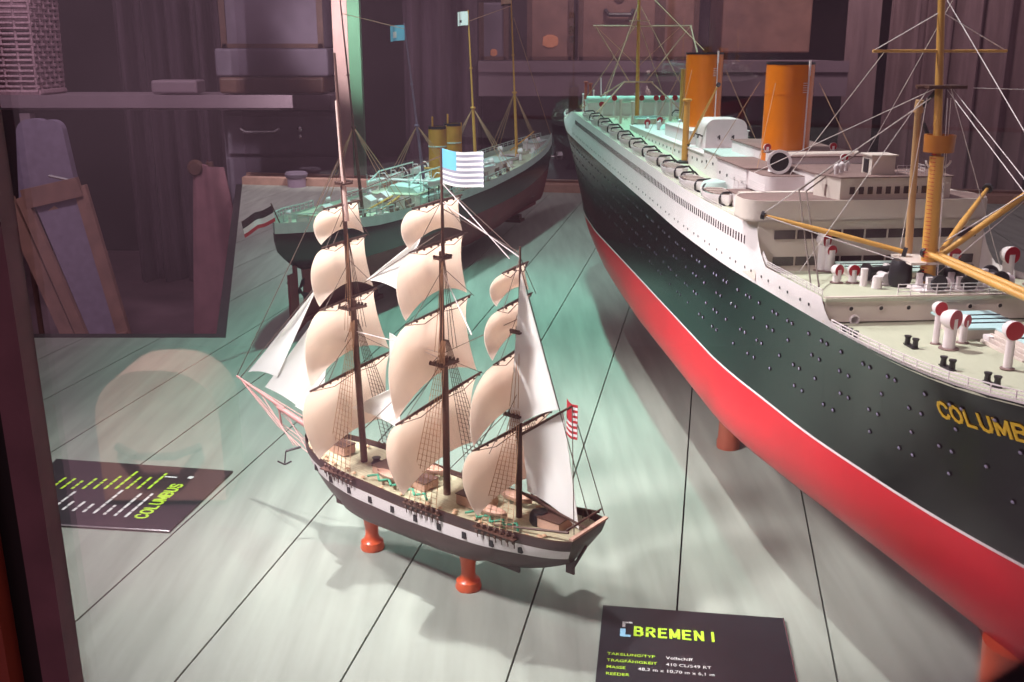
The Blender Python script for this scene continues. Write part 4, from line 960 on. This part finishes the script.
# ------------------------------------------------------------------ information signs
def sign(name, corners, label, rows):
    o, ex, ey, W, H = corners
    root = empty(name, (o[0], o[1], 0), math.atan2(ex[1], ex[0]), label, 'sign', 'information signs')
    m = MB(); m.bx(0, W, -H, 0, .0005, .004); m.build('panel', signm, root, 0)
    m = MB(); m.bx(0, W, -H-.0012, -H, .0005, .0045); m.bx(W, W+.0012, -H, 0, .0005, .0045); m.build('edge', steelm, root, 0)
    for x, y, s, body, mt, nm in rows:
        me = text_mesh(body, s, s*.008 if s < .012 else s*.012, 1.05); put_mesh(me, nm, mt, root, lambda c, x=x, y=y: (x+c.x, y+c.y, .0043))
    return root
rt = sign('information_sign', ((.1092,1.0859), (math.cos(-.138), math.sin(-.138)), None, .210, .30), 'dark sign reading BREMEN lying in front of the sailing ship',
     [(.010,-.103,.0070,'TAKELUNG/TYP',lime,'row_heading'), (.074,-.103,.0074,'Vollschiff',whitel,'row_text'), (.010,-.1155,.0070,'TRAGFÄHIGKEIT',lime,'row_heading'), (.074,-.1155,.0074,'410 CL/549 RT',whitel,'row_text'),
      (.010,-.128,.0070,'MASSE',lime,'row_heading'), (.044,-.128,.0074,'48,2 m x 10,70 m x 6,1 m',whitel,'row_text'), (.010,-.1405,.0070,'REEDER',lime,'row_heading')])
stroke_text('BREMEN', .039, -.061, .0170, .0088, .0136, .0033, lambda a, b, t: (a, b, .0042+t), 'title', lime, rt, .0004)
stroke_text('I', .1225, -.061, .0170, .0088, .0136, .0033, lambda a, b, t: (a, b, .0042+t), 'title_numeral', lime, rt, .0004)
m = MB(); m.bx(.026,.036,-.037,-.0340,.0042,.0046); m.bx(.0245,.028,-.045,-.034,.0042,.0046); m.build('bracket_mark', whitel, rt, 0)
m = MB(); m.bx(.0225,.0285,-.061,-.049,.0042,.0046); m.bx(.0225,.0345,-.065,-.061,.0042,.0046); m.build('bracket_mark', paleb, rt, 0)
# the second sign is read from the left-hand side of the case
ang2 = math.atan2(1.4872-1.2815, -.4403+.4735)
rows = []
random.seed(11)
rt = empty('information_sign', (-.7387, 1.5355, 0), ang2, 'dark sign with rows of small text near the left edge, turned sideways', 'sign', 'information signs')
ca, sa = math.cos(-ang2), math.sin(-ang2)
def loc2(x, y): dx, dy = x+.7387, y-1.5355; return (dx*ca-dy*sa, dx*sa+dy*ca)
cr = [loc2(*p) for p in ((-.7387,1.5355),(-.4403,1.4872),(-.4735,1.2815),(-.74,1.3130))]
m = MB(); m.prism(cr, .0005, .004); m.build('panel', signm, rt, 0)
m = MB(); a, b = Vector((*cr[2],.003)), Vector((*cr[3],.003)); m.cyl(a, b, .0012, n=6); m.build('edge', steelm, rt, 0)
# text frame: baseline runs from the near side to the far side (local +x), lines step towards the viewer's left
def put2(px, py, s, body, mt, nm, b=.008):
    l = loc2(px, py); me = text_mesh(body, s, s*b, 1.05); put_mesh(me, nm, mt, rt, lambda c: (l[0]+c.x, l[1]+c.y, .0043))
l = loc2(-.520,1.318); stroke_text('COLUMBUS', l[0], l[1], .0170, .0112, .0150, .0034, lambda a, b, t: (a, b, .0042+t), 'title', lime, rt, .0004)
mr, mw = MB(), MB(); rnd = random.Random(11)
for k in range(10):                                     # rows of print too small to read
    for mm_, y0, n in ((mw, 1.322+.004*k, rnd.randint(2,5)), (mr, 1.418, rnd.randint(2,4))):
        px_, py_ = loc2(-.548-.0165*k, y0)
        for q in range(n):
            L_ = rnd.uniform(.006,.018)
            if mm_ is mr and px_+L_ > loc2(-.548-.0165*k, 1.487)[0]: break
            mm_.bx(px_, px_+L_, py_, py_+.0042, .0042, .0046); px_ += L_+.003
mw.build('row_text', whitel, rt, 0); mr.build('row_heading', lime, rt, 0)
m = MB(); l = loc2(-.520,1.458); m.bx(l[0], l[0]+.004, l[1], l[1]+.02, .0042, .0046); l = loc2(-.495,1.455); m.bx(l[0], l[0]+.008, l[1], l[1]+.008, .0042, .0046); m.build('bracket_mark', whitel, rt, 0)

# ------------------------------------------------------------------ the room beyond the case
m = MB(); m.bx(-6, 6, 7.6, 7.7, -.85, 3.2); struct(m.build('wall_back', wallm, smooth=0))
m = MB(); m.bx(-5.1, -5, -4.5, 7.7, -.85, 3.2); struct(m.build('wall_left', wallm, smooth=0))
m = MB(); m.bx(-6, 6, -4.3, -4.2, -.85, 3.2); struct(m.build('wall_front', mat('mauve_wall', (144,124,134), .9, var=.15, scale=2), smooth=0))
m = MB(); m.bx(-6, 6, -4.3, 7.7, -.9, -.85); struct(m.build('floor_room', mat('room_floor', (104,80,90), .5, var=.2, scale=4), smooth=0))
def drape(name, x0, x1, y, z0, z1, folds, amp, mt, label, grp='curtains behind the case', lean=0):
    m = MB(); rnd = random.Random(int(abs(x0)*1000)); ph = rnd.random()*6
    m.grid(lambda u, v: (lerp(x0,x1,u)+lean*(1-v), y+amp*math.sin(u*folds*2*PI+ph+.4*math.sin(v*2))+amp*.4*math.sin(u*folds*4.6*PI), lerp(z0,z1,v)), int(folds*14)+6, 6, .006)
    o = m.build(name, mt, None, 60); return tag(o, label, 'curtain', grp)
drape('curtain', 1.83, 2.02, 5.9, -.85, 2.6, .8, .012, curt, 'narrow flat mauve curtain panel right of the front funnel', lean=.03)
drape('curtain', 2.12, 3.3, 6.0, -.85, 2.6, 7, .05, curt, 'wide folded mauve curtain behind the liner foremast', lean=.0)
drape('curtain', -.58, -.19, 5.7, -.85, 2.6, 2.5, .04, curtd, 'dark folded curtain between the pale post and the cabinets')
drape('curtain', -2.45, -1.33, 6.6, -.85, 2.6, 7, .06, curtd, 'dark curtain above the left shelf beside the wicker basket')
# shelf unit with trunks behind the liner
def shelf(name, x0, x1, y0, y1, z0, z1, label):
    m = MB(); m.bx(x0, x1, y0, y1, z0, z1); m.bx(x0, x1, y0-.012, y0, z1-.055, z1+.004); return tag(m.build(name, shelfm, None, 0), label, 'shelf', 'museum shelves')
shelf('shelf_board', -.18, 1.80, 5.65, 6.3, .38, .560, 'long grey violet shelf ledge behind the funnels of the liner')
def trunk(x0, x1, y0, z0, h, mt, label, strap=True, patch=None, d=.4, band=True):
    root = empty('trunk', ((x0+x1)/2, y0+d/2, z0), 0, label, 'trunk', 'trunks on the shelves'); w = (x1-x0)/2
    m = MB(); m.box((0,0,h/2),(2*w,d,h)); o = m.build('body', mt, root, 0); bv = o.modifiers.new('bevel','BEVEL'); bv.width = .012; bv.segments = 3
    if band:
        m = MB()
        for s in (-1, 1): m.bx(s*w*.96-.014, s*w*.96+.014, -d/2-.006, -d/2, 0, h)
        m.bx(-w, w, -d/2-.006, -d/2, 0, .02); m.build('edge_band', sparm, root, 0)
    if strap:
        m = MB(); m.tube([(-w*.35,-d/2-.004,h*.62),(-w*.28,-d/2-.03,h*.56),(w*.28,-d/2-.03,h*.56),(w*.35,-d/2-.004,h*.62)], .011, 8); m.build('handle', dark, root)
        m = MB(); m.rev([(.03,0),(.03,.008),(.012,.012)], (0,-d/2,h*.78), (0,-1,0), 16); m.build('lock', sparm, root)
    if patch:
        m = MB(); px, pz, pw, ph = patch; n = 10; m.add([(px+pw*math.cos(2*PI*k/n)*(1+.15*math.sin(k*2.3)), -d/2-.004, pz+ph*math.sin(2*PI*k/n)) for k in range(n)]+[(px+pw*math.cos(2*PI*k/n)*(1+.15*math.sin(k*2.3)), -d/2, pz+ph*math.sin(2*PI*k/n)) for k in range(n)], [tuple(range(n))]+[(k,(k+1)%n,n+(k+1)%n,n+k) for k in range(n)]); m.build('paper_sticker', mat('sticker_%d' % int(x0*1000), (214,140,104), .8), root, 0)
    return root
trunk(.09,.322,5.75,.565,.42,boxm,'brown trunk with an orange sticker above the bow of the steamer', False, (.0,.10,.045,.035))
trunk(.362,.79,5.75,.565,.42,MATS['trunk_leather'],'wide brown trunk with a curved dark handle behind the liner mainmast')
trunk(.81,1.00,5.78,.565,.42,boxm,'narrow brown trunk left of the rear orange funnel', False)
trunk(1.22,1.74,6.2,.60,.34,boxm,'reddish brown trunk above and between the two orange funnels', False, band=False)
trunk(-.17,-.03,5.8,.565,.30,boxg,'small grey case with a reddish triangle beside the foremost steamer mast', False, (.0,.04,.02,.02))
m = MB(); m.bx(-.18,1.8,6.3,6.33,-.85,.38); tag(m.build('cabinet_back', boxg, None, 0), 'dark panel below the long ledge behind the liner', 'panel')
m = MB(); m.tube([(-.02,5.5,.09),(.24,5.5,.07)], .006, 6); m.rev([(.02,-.02),(.025,0),(.02,.02)], (.25,5.5,.08), n=10)
m.bx(.1,.12,5.5,5.52,-.85,.1); tag(m.build('handrail', steelm, None, 0), 'thin bright metal rail on a stand between the steamer bow and the liner stern', 'rail')
# left side of the room
shelf('shelf_board', -2.62, -.86, 4.95, 5.35, .350, .415, 'long mauve shelf ledge at the left behind the case')
m = MB(); m.bx(-2.34,-2.29,4.95,5.0,.16,.333); tag(m.build('shelf_bracket', shelfm, None, 0), 'pale bracket under the left end of the mauve shelf', 'bracket')
# cabinet with drawer handle under the shelf
root = empty('drawer_cabinet', (-1.06, 5.3, -.85), 0, 'dark cabinet with a curved chrome handle under the left shelf', 'cabinet')
m = MB(); m.bx(-.36,.22,-.18,.3,0,1.18); m.build('body', boxg, root, 0)
m = MB(); m.bx(-.34,.20,-.20,-.18,.98,1.16); dr = m.build('drawer', boxg, root, 0)
m = MB(); m.tube([(-.26,-.20,1.10),(-.26,-.235,1.10),(-.24,-.24,1.088),(-.10,-.24,1.088),(-.08,-.235,1.10),(-.08,-.20,1.10)], .009, 8); m.build('handle', steelm, dr)
m = MB(); m.rev([(.012,0),(.012,.012),(.005,.014)], (.02,-.20,1.10), (0,-1,0), 12); m.rev([(.009,0),(.009,.012),(.004,.014)], (.02,-.20,1.065), (0,-1,0), 12); m.build('keyhole', steelm, dr)
for z in (.1,.4,.7):
    m = MB(); m.bx(-.34,.20,-.20,-.18,z,z+.26); m.build('drawer', boxg, root, 0)
root = empty('glass_lantern', (-1.02, 4.85, -.85), 0, 'clear glass lamp chimney with bright rims beside the steamer stern', 'lamp')
m = MB(); m.rev([(.05,.60),(.05,.66),(.035,.68),(.040,.80),(.045,.90),(.038,.905)], n=20); m.build('glass_body', mat('lantern_glass', (150,130,150), .1, var=.05), root)
m = MB(); m.rev([(.05,.895),(.055,.91),(.048,.92)], n=20); m.rev([(.055,0),(.055,.58),(.05,.60)], n=20); m.build('metal_rim', boxg, root)
trunk(-1.42,-.88,5.05,.500,.13,boxg,'low grey box stacked at the right end of the left shelf', False, d=.3, band=False)
trunk(-1.38,-.90,5.06,.632,.36,MATS['grey_case_cloth'],'tall grey violet suitcase on top of the low box at the left', False, d=.28)
trunk(-1.40,-.9,5.02,.422,.075,sparm,'flat dark case lying directly on the left shelf', False, d=.3, band=False)
trunk(-1.72,-1.50,5.0,.422,.062,shelfm,'small pale box on the left shelf right of the dark curtain', False, d=.15, band=False)
# wicker basket
root = empty('wicker_basket', (-2.46, 5.12, .419), 0, 'mauve wicker basket standing on the left end of the shelf', 'basket')
m = MB()
BW, BD = .21, .15
def bpt(t, z, off=0):
    t = t % 4; k = int(t); f = t-k; c = [(-BW,-BD),(BW,-BD),(BW,BD),(-BW,BD)]; a = c[k]; b = c[(k+1)%4]; n = [(0,-1),(1,0),(0,1),(-1,0)][k]; s = 1+.12*z
    return (lerp(a[0],b[0],f)*s+n[0]*off, lerp(a[1],b[1],f)*s+n[1]*off, z)
for j in range(22):
    z = .012+j*.024; pts = [bpt(k/6, z, .006*(1 if (k+j) % 2 else -1)) for k in range(25)]; m.tube(pts, .0085, 5)
m.build('weave', wick, root)
m = MB()
for k in range(24):
    m.tube([bpt(k/6,0), bpt(k/6,.54)], .007, 5)
m.build('stakes', wick, root)
m = MB(); m.tube([bpt(k/6,.01,.008) for k in range(25)], .014, 6); m.tube([bpt(k/6,.54,.004) for k in range(25)], .014, 6); m.build('rim', wick, root)
# reclining chair with rounded back and leaning picture panel
root = empty('folding_chair', (-2.1, 4.79, -.85), 0, 'grey violet chair with a rounded back and a brown framed sling at the left', 'chair')
def rnd_panel(x0, x1, z0, z1, y, th, r, leanx=0):
    pts = [(x0,z0),(x1,z0)]
    for k in range(7): a = PI/2*k/6; pts.append((x1-r+r*math.cos(a)+leanx, z1-r+r*math.sin(a)))
    for k in range(7): a = PI/2+PI/2*k/6; pts.append((x0+r+r*math.cos(a)+leanx, z1-r+r*math.sin(a)))
    n = len(pts); m = MB(); m.add([(p[0],y,p[1]) for p in pts]+[(p[0],y+th,p[1]) for p in pts], [tuple(range(n)), tuple(range(n,2*n))[::-1]]+[(k,(k+1)%n,n+(k+1)%n,n+k) for k in range(n)]); return m
rnd_panel(-.25,-.08,.76,1.165,.06,.05,.07,.03).build('backrest', grvin, root, 30)
rnd_panel(-.075,.045,.76,1.16,.05,.05,.05,-.04).build('backrest_side', MATS['grey_violet_upholstery'], root, 30)
def slat(a, b, w, th, name, mt):
    a = Vector(a); b = Vector(b); d = (b-a).normalized(); s = Vector((0,1,0)).cross(d).normalized()*w/2; t = Vector((0,th,0)); m = MB()
    m.add([a-s,a+s,b+s,b-s,a-s+t,a+s+t,b+s+t,b-s+t], [(0,1,2,3),(7,6,5,4),(0,4,5,1),(1,5,6,2),(2,6,7,3),(3,7,4,0)]); return m.build(name, mt, root, 0)
slat((-.28,0,.80),(.02,-.12,.05),.065,.03,'rail',boxm); slat((-.205,-.01,.81),(.09,-.13,.05),.05,.03,'rail',boxm); slat((.07,0,.86),(.27,-.12,.05),.06,.03,'rail',boxm)
slat((-.19,-.02,.80),(.08,-.02,.86),.09,.03,'head_bar',boxm); slat((.02,-.13,.10),(.27,-.13,.16),.05,.03,'foot_bar',boxm)
m = MB(); m.add([(-.16,.01,.80),(.05,.01,.84),(.24,-.10,.12),(.10,-.10,.10)], [(0,1,2,3)]); m.add([(-.16,.02,.80),(.05,.02,.84),(.24,-.09,.12),(.10,-.09,.10)], [(3,2,1,0)]); sl = m.build('sling', grvin, root, 0)
m = MB()
n = 12; m.add([(-.055+.05*math.cos(2*PI*k/n)*(1+.2*math.sin(3*k)), .000, .715+.045*math.sin(2*PI*k/n)*(1+.2*math.cos(2*k))) for k in range(n)]+[(-.055, .004, .715)], [tuple(range(n))]); m.build('printed_patch', tan, sl, 0)
for x, zt in ((-.25,.78),(.05,.78)):
    m = MB(); m.cyl((x,.12,0),(x+.02,.06,zt), .014, n=8); m.build('leg', sparm, root)
m = MB(); m.cyl((-.06,-.005,.91),(.06,-.01,.885),.008,n=8); m.build('hinge_bolt', steelm, root)
# maroon cloth hanging over a stand
root = empty('draped_stand', (-1.44, 5.0, -.85), 0, 'maroon cloth draped over a stand left of the steamer stern', 'cloth')
m = MB(); m.grid(lambda u, v: (lerp(-.12,.12,u)*lerp(.62,1.5,v)-.03+.03*v, -.02-.05*math.sin(PI*u)-.012*math.sin(u*13), lerp(.955,.02,v)-.03*u*(1-v)), 22, 10, .012); m.build('cloth', leather, root, 70)
m = MB(); m.cyl((-.03,.0,0),(-.03,.0,.95),.018,n=10); m.rev([(.12,0),(.12,.02),(.03,.04)], (-.03,0,0), n=20); m.rev([(.03,-.02),(.042,0),(.03,.02)], (-.085,-.045,.925), (0,-1,0), 14); m.build('stand', sparm, root)
# tan bag on the floor behind the viewer, mirrored in the front glass
root = empty('canvas_bag', (-1.17, -2.42, -.85), 0, 'rounded tan canvas bag mirrored in the lower left of the glass', 'bag')
m = rnd_panel(-.205,.205,.02,.48,-.12,.24,.17); m.build('body', tan, root, 40)
m = MB(); m.tube([(-.14,.13,.22),(-.06,.17,.20),(.06,.17,.20),(.14,.13,.22)], .014, 8); m.build('handle', sparm, root)

# ------------------------------------------------------------------ lights, sky, camera
def spot(name, loc, tgt, power, col, ang=60, blend=.6, size=.05):
    l = bpy.data.lights.new(name, 'SPOT'); l.energy = power; l.color = col; l.spot_size = math.radians(ang); l.spot_blend = blend; l.shadow_soft_size = size
    o = bpy.data.objects.new(name, l); C.objects.link(o); o.location = loc; o.rotation_euler = (Vector(tgt)-Vector(loc)).to_track_quat('-Z','Y').to_euler(); return o
spot('case_lamp_teal', (-.15,2.55,2.3), (.06,2.20,0), 165, (.34,1.0,.80), 54, 1.0, .05)
spot('case_lamp_overhead', (-.48,1.50,2.1), (.10,1.12,0), 130, (.97,1.0,.95), 66, .9, .03)
spot('case_lamp_key', (-1.05,.66,1.55), (-.10,1.20,.30), 165, (1.0,.98,.96), 34, .9, .12)
spot('case_lamp_sails', (-1.15,1.95,1.35), (-.12,1.18,.32), 95, (1.0,.97,.94), 34, .9, .10)
spot('steamer_fill', (-.55,2.75,1.7), (-.15,3.15,.28), 75, (.62,1.0,.92), 62, .9, .05)  # unseen fill spot added to brighten the steamer
spot('case_lamp_right', (1.20,.35,1.35), (.46,1.12,.44), 40, (1.0,.84,.82), 34, .9, .06)
spot('hull_lamp', (-.30,.55,1.0), (.70,.85,.25), 16, (1.0,.85,.87), 40, .9, .08)
spot('room_lamp_rear', (.9,4.85,1.9), (.7,6.0,.6), 48, (1.0,.88,.82), 110, .9, .2)
spot('room_lamp_left', (-1.9,3.4,2.2), (-1.8,5.2,.1), 85, (1.0,.86,.92), 100, .9, .2)
spot('mirrored_bag_fill', (-1.0,-1.0,2.2), (-1.17,-2.42,-.6), 650, (1.0,.78,.82), 34, .8, .1)  # unseen spot added so the mirrored bag shows in the glass
spot('curtain_fill', (1.9,4.9,2.2), (2.5,6.0,.7), 75, (1.0,.84,.82), 80, .9, .1)  # unseen fill spot added to bring out the curtain folds
spot('rear_post_fill', (-.66,4.20,.95), (-.78,4.93,.52), 40, (1.0,.95,.92), 70, .8, .05)  # unseen fill spot added to brighten the rear post
spot('wall_haze_fill', (-1.5,-1.5,2.6), (-2.5,-4.2,.8), 300, (1.0,.84,.9), 120, .9, .1)  # unseen spot added on the wall to strengthen the haze mirrored in the glass
w = bpy.data.worlds.new('World'); bpy.context.scene.world = w; w.use_nodes = True
w.node_tree.nodes['Background'].inputs[0].default_value = (.29,.235,.26,1); w.node_tree.nodes['Background'].inputs[1].default_value = .9
cam = bpy.data.cameras.new('Camera'); co = bpy.data.objects.new('Camera', cam); C.objects.link(co); bpy.context.scene.camera = co
cam.sensor_width = 36; cam.lens = 36*1020/1024; cam.clip_start = .02; cam.clip_end = 60
co.location = (0,0,.65); co.rotation_euler = (PI/2-math.atan(297/1020), 0, 0)
s = bpy.context.scene; s.view_settings.view_transform = 'Standard'; s.view_settings.look = 'None'; s.view_settings.exposure = .68; s.view_settings.gamma = 1; s.view_settings.use_curve_mapping = False
